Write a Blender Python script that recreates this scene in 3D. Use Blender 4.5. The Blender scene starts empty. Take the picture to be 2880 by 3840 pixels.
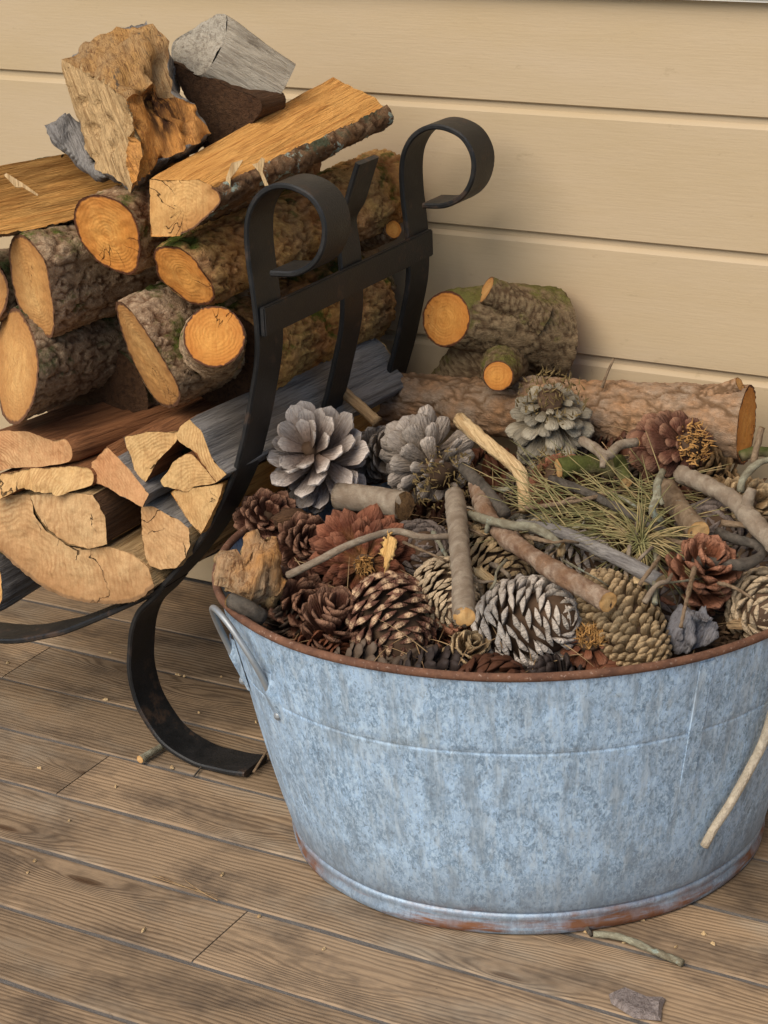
import bpy, bmesh, math, random
import numpy as np
from mathutils import Vector, Matrix
from mathutils.geometry import delaunay_2d_cdt

random.seed(7)
RNG = np.random.default_rng(11)
scene = bpy.context.scene
COL = scene.collection

# ------------------------------------------------------------------ camera
# x runs along the house wall, y into the wall, z up; metres
CAM_H, PITCH, YAW, ROLL, FPX = 0.9833, 0.3709, 0.5244, -0.036, 7700.0
_c, _s = math.cos(YAW), math.sin(YAW)
FW = np.array([-_s*math.cos(PITCH), _c*math.cos(PITCH), -math.sin(PITCH)])
_rt = np.array([_c, _s, 0.0])
_up = np.cross(_rt, FW)
RT = _rt*math.cos(ROLL) + _up*math.sin(ROLL)
UP = _up*math.cos(ROLL) - _rt*math.sin(ROLL)
CAM = np.array([0, 0, CAM_H])
cam_data = bpy.data.cameras.new('camera')
cam = bpy.data.objects.new('camera', cam_data)
COL.objects.link(cam)
cam_data.sensor_fit = 'HORIZONTAL'
cam_data.sensor_width = 36.0
cam_data.lens = 36.0*FPX/2880.0
cam_data.clip_start = 0.05
cam_data.clip_end = 500
cam.matrix_world = Matrix(((RT[0], UP[0], -FW[0], 0), (RT[1], UP[1], -FW[1], 0), (RT[2], UP[2], -FW[2], CAM_H), (0, 0, 0, 1)))
scene.camera = cam

# ------------------------------------------------------------------ light
SUN_EL, SUN_AZ = math.radians(43), math.radians(190)     # azimuth: where the sun stands, clockwise from +y
world = bpy.data.worlds.new('World'); scene.world = world; world.use_nodes = True
wn = world.node_tree.nodes; wl = world.node_tree.links
sky = wn.new('ShaderNodeTexSky'); sky.sky_type = 'NISHITA'; sky.sun_disc = False
sky.sun_elevation = SUN_EL; sky.sun_rotation = SUN_AZ
wl.new(sky.outputs[0], wn['Background'].inputs[0]); wn['Background'].inputs[1].default_value = 0.105
sd = bpy.data.lights.new('sun', 'SUN'); sd.energy = 2.2; sd.angle = math.radians(48); sd.color = (1.0, 0.90, 0.74)
sun = bpy.data.objects.new('sun', sd); COL.objects.link(sun)
_sd = Vector((math.sin(SUN_AZ)*math.cos(SUN_EL), math.cos(SUN_AZ)*math.cos(SUN_EL), math.sin(SUN_EL)))
sun.rotation_euler = _sd.to_track_quat('Z', 'Y').to_euler()
vs = scene.view_settings
vs.view_transform = 'Standard'; vs.look = 'None'; vs.gamma = 1.0; vs.exposure = 0.78; vs.use_curve_mapping = False

scene.cycles.max_bounces = 5; scene.cycles.diffuse_bounces = 3; scene.cycles.glossy_bounces = 2; scene.cycles.caustics_reflective = False; scene.cycles.caustics_refractive = False

# ------------------------------------------------------------------ photo pixels -> places (pixels of a 1659 wide copy)
KS = 2880/1659.0
def ray(x, y): return FW + RT*((x*KS-1440)/FPX) + UP*(-(y*KS-1920)/FPX)
def pz(x, y, z): d = ray(x, y); return CAM + d*((z-CAM_H)/d[2])
def py(x, y, Y): d = ray(x, y); return CAM + d*(Y/d[1])
def px(x, y, X): d = ray(x, y); return CAM + d*(X/d[0])
def pplane(x, y, P, n): d = ray(x, y); return CAM + d*(np.dot(P-CAM, n)/np.dot(d, n))
def pr(P):
    P = np.asarray(P)-CAM; z = P@FW
    return ((1440+FPX*(P@RT)/z)/KS, (1920-FPX*(P@UP)/z)/KS)
def camdir(a, b, c):                       # right, up, towards the viewer
    v = RT*a + UP*b - FW*c
    return v/np.linalg.norm(v)

# ------------------------------------------------------------------ noise
def _h(ix, iy, iz, seed):
    n = (ix*374761393 + iy*668265263 + iz*2147483647 + seed*1274126177) & 0xFFFFFFFF
    n = ((n ^ (n >> 13))*1274126177) & 0xFFFFFFFF
    n = ((n ^ (n >> 16))*2246822519) & 0xFFFFFFFF
    return ((n ^ (n >> 15)) & 0xFFFFFF)/float(0xFFFFFF)
def vnoise(P, seed=0):
    P = np.asarray(P, float); I = np.floor(P).astype(np.int64); F = P-I; F = F*F*(3-2*F)
    r = 0
    for dx in (0, 1):
        for dy in (0, 1):
            for dz in (0, 1):
                w = (F[:, 0] if dx else 1-F[:, 0])*(F[:, 1] if dy else 1-F[:, 1])*(F[:, 2] if dz else 1-F[:, 2])
                r = r + w*_h(I[:, 0]+dx, I[:, 1]+dy, I[:, 2]+dz, seed)
    return r*2-1
def fbm(P, seed=0, o=4, g=.5):
    r = 0; a = 1
    P = np.asarray(P, float)
    for i in range(o):
        r = r + a*vnoise(P*2.03**i, seed+i*17); a *= g
    return r
def worley(P, seed=0):
    P = np.asarray(P, float); I = np.floor(P).astype(np.int64)
    f1 = np.full(len(P), 9.); f2 = np.full(len(P), 9.); idv = np.zeros(len(P))
    for dx in (-1, 0, 1):
        for dy in (-1, 0, 1):
            for dz in (-1, 0, 1):
                a, b, c = I[:, 0]+dx, I[:, 1]+dy, I[:, 2]+dz
                q = np.stack([a+_h(a, b, c, seed), b+_h(a, b, c, seed+1), c+_h(a, b, c, seed+2)], 1)
                d = np.linalg.norm(P-q, axis=1)
                near = d < f1
                f2 = np.where(near, f1, np.minimum(f2, d))
                idv = np.where(near, _h(a, b, c, seed+5), idv)
                f1 = np.where(near, d, f1)
    return f1, f2, idv
def sstep(a, b, x): t = np.clip((x-a)/(b-a), 0, 1); return t*t*(3-2*t)

# ------------------------------------------------------------------ materials
class Mat:
    def __init__(s, name, rough=.8, metal=0.0, spec=.3):
        s.m = bpy.data.materials.new(name); s.m.use_nodes = True
        s.t = s.m.node_tree; s.N = s.t.nodes; s.L = s.t.links
        s.b = s.N['Principled BSDF']
        s.b.inputs['Roughness'].default_value = rough; s.b.inputs['Metallic'].default_value = metal
        s.b.inputs['Specular IOR Level'].default_value = spec
        s._co = None
    def node(s, t, **k):
        n = s.N.new(t)
        for a, v in k.items(): setattr(n, a, v)
        return n
    def put(s, sock, v):
        if hasattr(v, 'is_linked') or isinstance(v, bpy.types.NodeSocket): s.L.new(v, sock)
        elif isinstance(v, (tuple, list)) and len(v) == 3 and sock.type == 'RGBA': sock.default_value = (*v, 1)
        else: sock.default_value = v
    def co(s):
        if s._co is None: s._co = s.node('ShaderNodeTexCoord').outputs['Object']
        return s._co
    def rnd(s): return s.node('ShaderNodeObjectInfo').outputs['Random']
    def attr(s, n): return s.node('ShaderNodeAttribute', attribute_name=n).outputs['Fac']
    def math(s, op, a, b=0.0, clamp=False):
        n = s.node('ShaderNodeMath', operation=op, use_clamp=clamp); s.put(n.inputs[0], a); s.put(n.inputs[1], b); return n.outputs[0]
    def mapv(s, sc, v=None, loc=(0, 0, 0)):
        n = s.node('ShaderNodeMapping'); s.put(n.inputs[0], v if v is not None else s.co()); n.inputs['Scale'].default_value = sc; n.inputs['Location'].default_value = loc
        return n.outputs[0]
    def noise(s, sc, v=None, detail=5, rough=.6, dist=0.0, w=None):
        n = s.node('ShaderNodeTexNoise')
        if isinstance(sc, tuple): v = s.mapv(sc, v); sc = 1.0
        if w is not None: n.noise_dimensions = '4D'; s.put(n.inputs['W'], w)
        s.put(n.inputs['Vector'], v if v is not None else s.co()); n.inputs['Scale'].default_value = sc
        n.inputs['Detail'].default_value = min(detail, 4); n.inputs['Roughness'].default_value = rough; n.inputs['Distortion'].default_value = dist
        return n.outputs['Fac']
    def vor(s, sc, v=None, feature='F1', out='Distance', rnd=1.0):
        n = s.node('ShaderNodeTexVoronoi', feature=feature)
        if isinstance(sc, tuple): v = s.mapv(sc, v); sc = 1.0
        s.put(n.inputs['Vector'], v if v is not None else s.co()); n.inputs['Scale'].default_value = sc
        n.inputs['Randomness'].default_value = rnd
        return n.outputs[out]
    def ramp(s, f, stops, interp='LINEAR'):
        n = s.node('ShaderNodeValToRGB'); s.put(n.inputs[0], f); e = n.color_ramp.elements; n.color_ramp.interpolation = interp
        while len(e) < len(stops): e.new(.5)
        for i, (p, c) in enumerate(stops):
            e[i].position = p; e[i].color = (*c, 1) if not isinstance(c, (int, float)) else (c, c, c, 1)
        return n.outputs[0]
    def rampf(s, f, a, b): return s.ramp(f, [(a, 0.0), (b, 1.0)])
    def mix(s, f, a, b, mode='MIX'):
        n = s.node('ShaderNodeMix', data_type='RGBA', blend_type=mode); s.put(n.inputs[0], f); s.put(n.inputs[6], a); s.put(n.inputs[7], b); return n.outputs[2]
    def color(s, c): s.put(s.b.inputs['Base Color'], c); return s
    def rough(s, c): s.put(s.b.inputs['Roughness'], c); return s
    def bump(s, h, strength=.5, dist=.002):
        n = s.node('ShaderNodeBump'); n.inputs['Strength'].default_value = strength; n.inputs['Distance'].default_value = dist
        s.put(n.inputs['Height'], h)
        if s.b.inputs['Normal'].is_linked: s.L.new(s.b.inputs['Normal'].links[0].from_socket, n.inputs['Normal'])
        s.L.new(n.outputs[0], s.b.inputs['Normal']); return s

def bark_mat(name, plate, plate2, crack, moss=0.0, mosscol=(.10, .12, .02), lichen=0.0, scale=1.0):
    gn = 1.0 if (scale < 1.15 and name != 'bark_moss') else .70
    plate, plate2, crack = [tuple(min(.6, c*k*gn*w_) for c, w_ in zip(col, ((1.12, 1.0, .80) if gn == 1 else (1.03, 1.0, .92)))) for col, k in ((plate, 2.05), (plate2, 2.05), (crack, 2.0))]
    m = Mat(name, .92, spec=.15)
    w = m.math('MULTIPLY', m.rnd(), 37.0)
    n1 = m.noise(28*scale, detail=8, rough=.65, w=w); n2 = m.noise(160*scale, detail=6, rough=.7, w=w)
    base = m.mix(m.rampf(n1, .38, .62), plate, plate2)
    base = m.mix(m.rampf(n2, .3, .75), m.mix(.5, base, crack), base)
    base = m.mix(m.attr('plate'), crack, base)
    if moss > 0:
        g = m.noise(22, detail=7, rough=.7, w=m.math('ADD', w, 5.0))
        nz = m.node('ShaderNodeSeparateXYZ'); geo = m.node('ShaderNodeNewGeometry'); m.L.new(geo.outputs['Normal'], nz.inputs[0])
        upf = m.math('MULTIPLY_ADD', nz.outputs[2], .12); 
        upf = m.math('ADD', g, m.math('MULTIPLY', nz.outputs[2], .10))
        base = m.mix(m.rampf(upf, .62-moss*.25, .70-moss*.15), base, m.mix(m.noise(240), mosscol, tuple(c*.45 for c in mosscol)))
    if lichen > 0:
        g = m.noise(45, detail=8, rough=.75, w=m.math('ADD', w, 9.0))
        base = m.mix(m.rampf(g, .68-lichen*.2, .70-lichen*.17), base, m.mix(m.noise(300), (.36, .40, .33), (.20, .24, .20)))
    fis = m.math('ABSOLUTE', m.math('SUBTRACT', m.noise((150*scale, 150*scale, 70*scale), detail=4, rough=.6, dist=1.2, w=w), .5))
    base = m.mix(m.math('MULTIPLY', m.ramp(fis, [(.0, 1.0), (.022, 0.0)]), .4), base, crack)
    m.color(base); m.bump(m.rampf(fis, .0, .10), .5, .002); m.bump(m.noise(520, detail=4, rough=.75), .55, .0015)
    return m.m
def end_mat(name, c1, c2, dark, rim, ringf=260, contrast=.5, crack=.0, pith=.0):
    m = Mat(name, .75, spec=.2)
    w = m.math('MULTIPLY', m.rnd(), 51.0)
    if pith > 0:
        pv_ = m.node('ShaderNodeCombineXYZ'); m.put(pv_.inputs[0], m.math('MULTIPLY', m.math('SINE', w), pith)); m.put(pv_.inputs[1], m.math('MULTIPLY', m.math('COSINE', w), pith))
        pa = m.node('ShaderNodeVectorMath', operation='ADD'); m.L.new(m.co(), pa.inputs[0]); m.L.new(pv_.outputs[0], pa.inputs[1]); m._co = pa.outputs[0]
    sx = m.node('ShaderNodeSeparateXYZ'); m.L.new(m.co(), sx.inputs[0])
    flat = m.mapv((1, 1, .25)); wob = m.noise(14, v=flat, detail=4, w=w)
    ln = m.node('ShaderNodeVectorMath', operation='LENGTH'); m.L.new(m.mapv((1, 1, .0)), ln.inputs[0])
    ph = m.math('ADD', m.math('MULTIPLY', ln.outputs['Value'], ringf*7.0), m.math('MULTIPLY', wob, 55.0))
    ring = m.math('MULTIPLY_ADD', m.math('SINE', ph), .5); 
    ring = m.math('ADD', m.math('MULTIPLY', m.math('SINE', ph), .5), .5)
    big = m.noise(18, detail=5, rough=.6, w=m.math('ADD', w, 3.0))
    base = m.mix(m.rampf(big, .35, .68), c1, c2)
    base = m.mix(m.math('MULTIPLY', m.math('POWER', ring, 2.0), m.math('MULTIPLY', m.rampf(m.noise(24, detail=3, w=w), .40, .70), contrast*.8)), base, dark)
    fine = m.noise(500, detail=3, rough=.7)
    base = m.mix(m.math('MULTIPLY', m.rampf(fine, .35, .75), .45), base, dark)
    saw = m.noise((40, 420, 40), detail=3, w=w); base = m.mix(m.math('MULTIPLY', m.rampf(saw, .50, .68), .4), base, dark)
    blt = m.noise(70, detail=4, rough=.7, w=m.math('ADD', w, 11.0)); base = m.mix(m.math('MULTIPLY', m.rampf(blt, .48, .66), .7), base, m.mix(.55, base, dark))
    st = m.noise((9, 160, 9), detail=3); base = m.mix(m.math('MULTIPLY', m.rampf(st, .52, .75), .25), base, dark)
    if crack > 0:
        an = m.math('ARCTAN2', sx.outputs[1], sx.outputs[0]); n1 = m.node('ShaderNodeTexNoise', noise_dimensions='2D')
        cv = m.node('ShaderNodeCombineXYZ'); m.put(cv.inputs[0], m.math('ADD', m.math('MULTIPLY', an, .9), m.math('ADD', w, m.math('MULTIPLY', m.noise(60, detail=3), .25)))); m.put(cv.inputs[1], m.math('MULTIPLY', ln.outputs['Value'], 9.0))
        m.L.new(cv.outputs[0], n1.inputs['Vector']); n1.inputs['Scale'].default_value = 2.2; n1.inputs['Detail'].default_value = 2
        rd = m.math('ABSOLUTE', m.math('SUBTRACT', n1.outputs['Fac'], .5))
        cm = m.math('MULTIPLY', m.ramp(rd, [(.002, 1.0), (.010, 0.0)]), m.rampf(m.noise(15, detail=2, w=m.math('ADD', w, 6.0)), .62-crack*.08, .66-crack*.08))
        base = m.mix(cm, base, tuple(x*.18 for x in dark)); m.bump(m.math('MULTIPLY', cm, -1.0), .8, .004)
    r = m.attr('rim')
    rn = m.math('ADD', r, m.math('MULTIPLY', m.math('SUBTRACT', m.noise(120, detail=4), .5), .10))
    base = m.mix(m.math('MULTIPLY', m.ramp(rn, [(.35, 0.0), (.86, 1.0)]), .6), base, dark)
    base = m.mix(m.ramp(rn, [(.915, 0.0), (.955, 1.0)]), base, rim)
    m.color(base); m.bump(m.math('ADD', m.noise(300, detail=5), m.math('MULTIPLY', ring, .35)), .35, .0015)
    return m.m
def split_mat(name, c1, c2, dark, stain=.0, staincol=(.03, .015, .006), sc=1.0, dent=False):
    m = Mat(name, .8, spec=.2)
    w = m.math('MULTIPLY', m.rnd(), 77.0)
    g = m.noise((260, 260, 11), detail=4, rough=.65, dist=.8, w=w)
    g2 = m.noise((900, 900, 34), detail=3, rough=.7, w=w)
    big = m.noise((16*sc, 16*sc, 7*sc), detail=5, w=m.math('ADD', w, 4.0))
    base = m.mix(m.rampf(big, .35, .68), c1, c2)
    base = m.mix(m.math('MULTIPLY', m.rampf(g, .47, .66), .8), base, dark)
    base = m.mix(m.math('MULTIPLY', m.rampf(g2, .48, .72), .55), base, dark)
    if stain > 0:
        q = m.noise((30*sc, 30*sc, 14*sc), detail=4, rough=.7, w=m.math('ADD', w, 8.0))
        base = m.mix(m.rampf(q, .66-stain*.2, .74-stain*.2), base, staincol)
    if dent: base = m.mix(m.math('MULTIPLY', m.attr('stain'), m.rampf(m.noise((190, 190, 60), detail=4), .30, .52)), base, staincol)
    m.color(base); m.bump(m.math('ADD', g, m.math('MULTIPLY', g2, .6)), .9, .005)
    return m.m

MB_BROWN = bark_mat('bark_brown', (.20, .135, .085), (.235, .19, .14), (.075, .036, .02), moss=.12)
MB_GREY = bark_mat('bark_grey', (.25, .205, .165), (.175, .135, .10), (.07, .042, .027), moss=.22)
MB_DARK = bark_mat('bark_dark', (.125, .10, .08), (.16, .135, .11), (.04, .026, .018), moss=.36, mosscol=(.05, .07, .02))
MB_LICH = bark_mat('bark_lichen', (.13, .095, .07), (.10, .06, .035), (.04, .022, .014), moss=.2, mosscol=(.09, .10, .06), lichen=.62)
MB_MOSS = bark_mat('bark_moss', (.19, .135, .08), (.15, .11, .065), (.06, .036, .02), moss=.30, mosscol=(.17, .15, .04))
MB_RED = bark_mat('bark_reddish', (.25, .19, .145), (.29, .16, .085), (.10, .058, .032), moss=.0, scale=1.2)
MB_RUSTY = bark_mat('bark_rusty', (.32, .18, .075), (.21, .13, .075), (.09, .045, .02), moss=.15)
ME_FRESH = end_mat('cut_fresh', (.62, .28, .06), (.66, .35, .10), (.40, .13, .02), (.085, .03, .014), contrast=.12, crack=.25)
ME_TAN = end_mat('cut_tan', (.58, .345, .13), (.52, .27, .085), (.30, .125, .035), (.11, .05, .025), contrast=.30, crack=.5)
ME_SPLIT = end_mat('cut_split', (.54, .32, .13), (.58, .39, .175), (.27, .125, .04), (.16, .08, .04), contrast=.85, crack=.4, pith=0.07)
ME_PINK = end_mat('cut_pink', (.50, .25, .11), (.55, .345, .165), (.28, .11, .04), (.2, .1, .05), contrast=.85, crack=.5, pith=0.08)
ME_BIG = end_mat('cut_big', (.55, .37, .185), (.50, .285, .125), (.27, .13, .05), (.20, .11, .05), ringf=150, contrast=.85, crack=1.5, pith=0.05)
ME_CONE = end_mat('cut_twig', (.60, .37, .155), (.64, .43, .20), (.38, .19, .06), (.10, .05, .025), ringf=900, contrast=.25)
MS_ORANGE = split_mat('split_orange', (.68, .325, .085), (.74, .40, .125), (.34, .125, .025))
MS_BROWN = split_mat('split_brown', (.21, .085, .035), (.29, .125, .05), (.07, .025, .01))
MS_GREY = split_mat('split_grey', (.22, .20, .185), (.30, .27, .24), (.09, .078, .07))
MS_TAN = split_mat('split_tan', (.48, .31, .145), (.56, .37, .18), (.19, .10, .035), stain=.2)
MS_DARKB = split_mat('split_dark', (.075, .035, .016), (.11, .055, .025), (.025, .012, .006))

# ------------------------------------------------------------------ object helpers
def tag(o, label=None, cat=None, group=None, kind=None):
    if label: o['label'] = label
    if cat: o['category'] = cat
    if group: o['group'] = group
    if kind: o['kind'] = kind
    return o
def empty(name, M=None, label=None, cat=None, group=None):
    o = bpy.data.objects.new(name, None); o.empty_display_size = .02; COL.objects.link(o)
    if M is not None: o.matrix_world = M
    return tag(o, label, cat, group)
def mesh_obj(name, V, F, mats, parent=None, smooth=True, mi=None, attrs=None, M=None, sharp=None):
    me = bpy.data.meshes.new(name)
    me.from_pydata([tuple(map(float, v)) for v in V], [], [tuple(map(int, f)) for f in F])
    for m in (mats if isinstance(mats, (list, tuple)) else [mats]): me.materials.append(m)
    if mi is not None: me.polygons.foreach_set('material_index', np.asarray(mi, dtype=np.int32))
    me.polygons.foreach_set('use_smooth', np.full(len(me.polygons), smooth))
    for k, a in (attrs or {}).items():
        at = me.attributes.new(k, 'FLOAT', 'POINT'); at.data.foreach_set('value', np.asarray(a, dtype=np.float32))
    if sharp is not None: me.set_sharp_from_angle(angle=math.radians(sharp))
    me.update()
    o = bpy.data.objects.new(name, me); COL.objects.link(o)
    if parent is not None: o.parent = parent
    if M is not None: o.matrix_world = M
    return o
def share(o, parent=None, name=None, M=None):
    c = o.copy(); COL.objects.link(c)
    if parent is not None: c.parent = parent
    if name: c.name = name
    if M is not None: c.matrix_basis = M
    return c
def frame(O, z, xh=(0, 0, 1)):
    z = Vector(z).normalized(); xh = Vector(xh)
    x = (xh - z*xh.dot(z))
    if x.length < 1e-3: x = Vector((1, 0, 0)) - z*z.x
    x.normalize(); y = z.cross(x)
    return Matrix(((x[0], y[0], z[0], O[0]), (x[1], y[1], z[1], O[1]), (x[2], y[2], z[2], O[2]), (0, 0, 0, 1)))
def quads(n, m, closed=True):
    F = []
    for j in range(m-1):
        for i in range(n if closed else n-1):
            a = j*n+i; b = j*n+(i+1) % n; F.append((a, b, b+n, a+n))
    return F
def crom(P, n, closed=False):              # Catmull-Rom through P, n samples evenly along its length
    P = np.asarray(P, float); k = len(P)
    if closed: Q = np.vstack([P[-1], P, P[0], P[1]]); segs = k
    else: Q = np.vstack([2*P[0]-P[1], P, 2*P[-1]-P[-2]]); segs = k-1
    out = []
    for i in range(segs):
        p0, p1, p2, p3 = Q[i:i+4]
        for t in np.linspace(0, 1, 17)[:-1]:
            out.append(.5*((2*p1)+(p2-p0)*t+(2*p0-5*p1+4*p2-p3)*t*t+(3*p1-p0-3*p2+p3)*t**3))
    out.append(P[0] if closed else P[-1]); out = np.array(out)
    d = np.concatenate([[0], np.cumsum(np.linalg.norm(np.diff(out, axis=0), axis=1))])
    s = np.linspace(0, d[-1], n+1)[:-1] if closed else np.linspace(0, d[-1], n)
    return np.stack([np.interp(s, d, out[:, c]) for c in range(out.shape[1])], 1)
def cap_mesh(poly, rimflag, step):
    """fill a closed 2d outline with an even triangulation; returns pts, tris, rim value 0..1"""
    poly = np.asarray(poly); n = len(poly)
    mn, mx = poly.min(0), poly.max(0); pts = [tuple(p) for p in poly]
    size = min(mx-mn)
    gx, gy = np.meshgrid(np.arange(mn[0], mx[0], step), np.arange(mn[1], mx[1], step*.87))
    gx = gx + (np.arange(gx.shape[0]) % 2)[:, None]*step*.5
    G = np.stack([gx.ravel(), gy.ravel()], 1) + RNG.uniform(-.2, .2, (gx.size, 2))*step
    A = poly; B = np.roll(poly, -1, 0)
    ins = np.zeros(len(G), bool)
    for a, b in zip(A, B):
        c = (a[1] > G[:, 1]) != (b[1] > G[:, 1])
        with np.errstate(divide='ignore', invalid='ignore'):
            xx = (b[0]-a[0])*(G[:, 1]-a[1])/(b[1]-a[1])+a[0]
        ins ^= c & (G[:, 0] < xx)
    dm = np.linalg.norm(G[:, None]-poly[None], axis=2).min(1)
    G = G[ins & (dm > step*.55)]
    allp = [Vector(p) for p in pts] + [Vector(g) for g in G]
    r = delaunay_2d_cdt(allp, [(i, (i+1) % n) for i in range(n)], [], 1, 1e-7)
    P = np.array([tuple(v) for v in r[0]]); T = [tuple(f) for f in r[2]]
    T = [t if ((P[t[1]]-P[t[0]])[0]*(P[t[2]]-P[t[0]])[1]-(P[t[1]]-P[t[0]])[1]*(P[t[2]]-P[t[0]])[0]) > 0 else t[::-1] for t in T]
    R = np.asarray(poly)[np.asarray(rimflag, bool)]
    if len(R): rim = 1-np.clip(np.linalg.norm(P[:, None]-R[None], axis=2).min(1)/max(size*.5, 1e-4), 0, 1)
    else: rim = np.zeros(len(P))
    return P, T, rim

# ------------------------------------------------------------------ firewood
def seg_sample(outl, flags, step):
    """outline with one flag per edge -> dense points with the flag of the edge they start"""
    P, fl = [], []; n = len(outl)
    i0 = 0
    for i in range(n):
        if flags[i] != flags[i-1]: i0 = i; break
    i = 0; done = 0
    runs = []
    while done < n:
        k = (i0+done) % n; f = flags[k]; run = [outl[k]]; 
        while done < n and flags[(i0+done) % n] == f:
            run.append(outl[(i0+done+1) % n]); done += 1
        runs.append((f, run))
    if len(runs) == 1: return crom(outl, max(24, int(np.linalg.norm(np.diff(np.vstack([outl, outl[:1]]), axis=0), axis=1).sum()/step)), True), [flags[0]]*max(24, int(np.linalg.norm(np.diff(np.vstack([outl, outl[:1]]), axis=0), axis=1).sum()/step)), runs
    for f, run in runs:
        run = np.array(run); L = np.linalg.norm(np.diff(run, axis=0), axis=1).sum(); m = max(3, int(L/step))
        if f == 'b' and len(run) > 2: q = crom(run, m+1)[:-1]
        else:
            d = np.concatenate([[0], np.cumsum(np.linalg.norm(np.diff(run, axis=0), axis=1))]); s = np.linspace(0, L, m+1)[:-1]
            q = np.stack([np.interp(s, d, run[:, c]) for c in range(2)], 1)
        P += list(q); fl += [f]*m
    return np.array(P), fl, runs
SM = {}
def build_log(name, label, O, axis, L, sec, flags, cutn, mats, cat='firewood', group=None, amp=.0035, plate=.011, seed=0, taper=1.0, bend=(0, 0), step=.0021, far=True, root=None, rough_end=.0010, jag=.002, twist=0.0):
    """sec: closed 2d outline round the axis (local x,y), flags per edge b bark / s split / g second split; cutn: cut plane normal"""
    M = frame(O, axis) if root is None else root.matrix_world.copy()
    R3 = np.array(M.to_3x3())
    n = R3.T@np.asarray(cutn, float); n = n/np.linalg.norm(n)
    if n[2] > -.15: n[2] = -.15
    P2, fl, runs = seg_sample(np.asarray(sec, float), flags, step)
    area = .5*np.sum(P2[:, 0]*np.roll(P2[:, 1], -1)-np.roll(P2[:, 0], -1)*P2[:, 1])
    if area < 0: P2 = P2[::-1]; fl = (fl[::-1][1:]+fl[::-1][:1])
    N = len(P2); fl = np.array(fl)
    tg = np.roll(P2, -1, 0)-np.roll(P2, 1, 0); nr = np.stack([tg[:, 1], -tg[:, 0]], 1); nr /= np.linalg.norm(nr, axis=1)[:, None]+1e-9
    z0 = -(P2@n[:2])/n[2]
    Mr = max(8, int(L/(step*1.25)))
    rings = []; pl = []; P0 = P2
    for j in range(Mr+1):
        s = j/Mr; tp = 1+(taper-1)*s
        z = z0*(1-s) + L*s
        ct, st_ = math.cos(twist*s), math.sin(twist*s); B = np.stack([P2[:, 0]*ct-P2[:, 1]*st_, P2[:, 0]*st_+P2[:, 1]*ct], 1)*tp + np.array(bend)*(s*s)
        rings.append(np.column_stack([B, z]))
    V = np.vstack(rings); FL = np.tile(fl, Mr+1); NR = np.tile(nr, (Mr+1, 1))
    bk = FL == 'b'
    wp = V + .005*np.stack([fbm(V*80, seed, 2), fbm(V*80, seed+1, 2), fbm(V*80, seed+2, 2)], 1)
    f1, f2, idv = worley(wp/np.array([plate, plate, plate*2.4])*.75, seed)
    e = f2-f1; plt = sstep(.015, .12, e)
    f1b, f2b, idb = worley(wp/np.array([plate, plate, plate*2.2])*1.9, seed+40)
    plt2 = sstep(.02, .25, f2b-f1b)
    rdg = 1-np.abs(fbm(wp*np.array([110, 110, 34]), seed+31, 3))
    dsp_b = .62*amp*(plt*(.5+.8*idv)+.45*plt2*idb+.5*rdg-1.1) + .26*amp*fbm(V*np.array([190, 190, 90]), seed+3, 3, .6) + .0035*fbm(V*14, seed+9, 2)
    dsp_b = dsp_b*np.repeat(np.clip(.25+np.arange(Mr+1)/5.0, 0, 1), N)
    gr = fbm(V*np.array([170, 170, 9]), seed+4, 4)
    gr2 = fbm(V*np.array([40, 40, 5]), seed+6, 3)
    dsp_s = (.0011*gr + .0028*gr2)*np.repeat(np.clip(.3+np.arange(Mr+1)/6.0, 0, 1), N)
    D = np.where(bk, dsp_b, dsp_s)
    V[:, :2] += NR*D[:, None]
    V[:, 2] += np.where(np.arange(len(V)) < N, 0, 0)
    pv = plt*(.6+.4*plt2)
    root_new = root is None
    if root is None: root = empty(name, M, label, cat, group)
    Q = np.array(quads(N, Mr+1)).reshape(Mr, N, 4)
    ch = []
    for key, nm in (('b', 'bark'), ('s', 'split_face'), ('g', 'weathered_face')):
        cols = np.where(fl == key)[0]
        if not len(cols): continue
        # one object for each run of neighbouring columns
        brk = [0]+[k for k in range(1, len(cols)) if cols[k] != cols[k-1]+1]+[len(cols)]
        groups = [cols[brk[k]:brk[k+1]] for k in range(len(brk)-1)]
        if len(groups) > 1 and groups[0][0] == 0 and groups[-1][-1] == N-1: groups[0] = np.concatenate([groups[-1], groups[0]]); groups.pop()
        for g in groups:
            F = Q[:, g].reshape(-1, 4); u, inv = np.unique(F, return_inverse=True)
            o = mesh_obj(nm, V[u], inv.reshape(-1, 4), mats[key], root, attrs={'plate': pv[u]})
            ch.append(o)
    # cut ends
    if 's' in fl: rough_end, jag = max(rough_end, .0010), max(jag, .003)
    first = V[:N]; rimf = fl == 'b'
    for which in ((0, 1) if far else (0,)):
        ringv = V[:N] if which == 0 else V[-N:]
        P, T, rim = cap_mesh(ringv[:, :2], rimf, max(step*1.6, .003))
        z = -(P@n[:2])/n[2] if which == 0 else np.full(len(P), L)
        W = np.column_stack([P, z])
        ns = fbm(W*np.array([260, 260, 1]), seed+21, 3)*rough_end + jag*.6*fbm(W*np.array([35, 35, 1]), seed+23, 3)
        W[:, 2] += ns
        if which == 0: T = [t[::-1] for t in T]
        mesh_obj('cut_end', W, T, mats['e'], root, attrs={'rim': rim})
    return root

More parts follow.
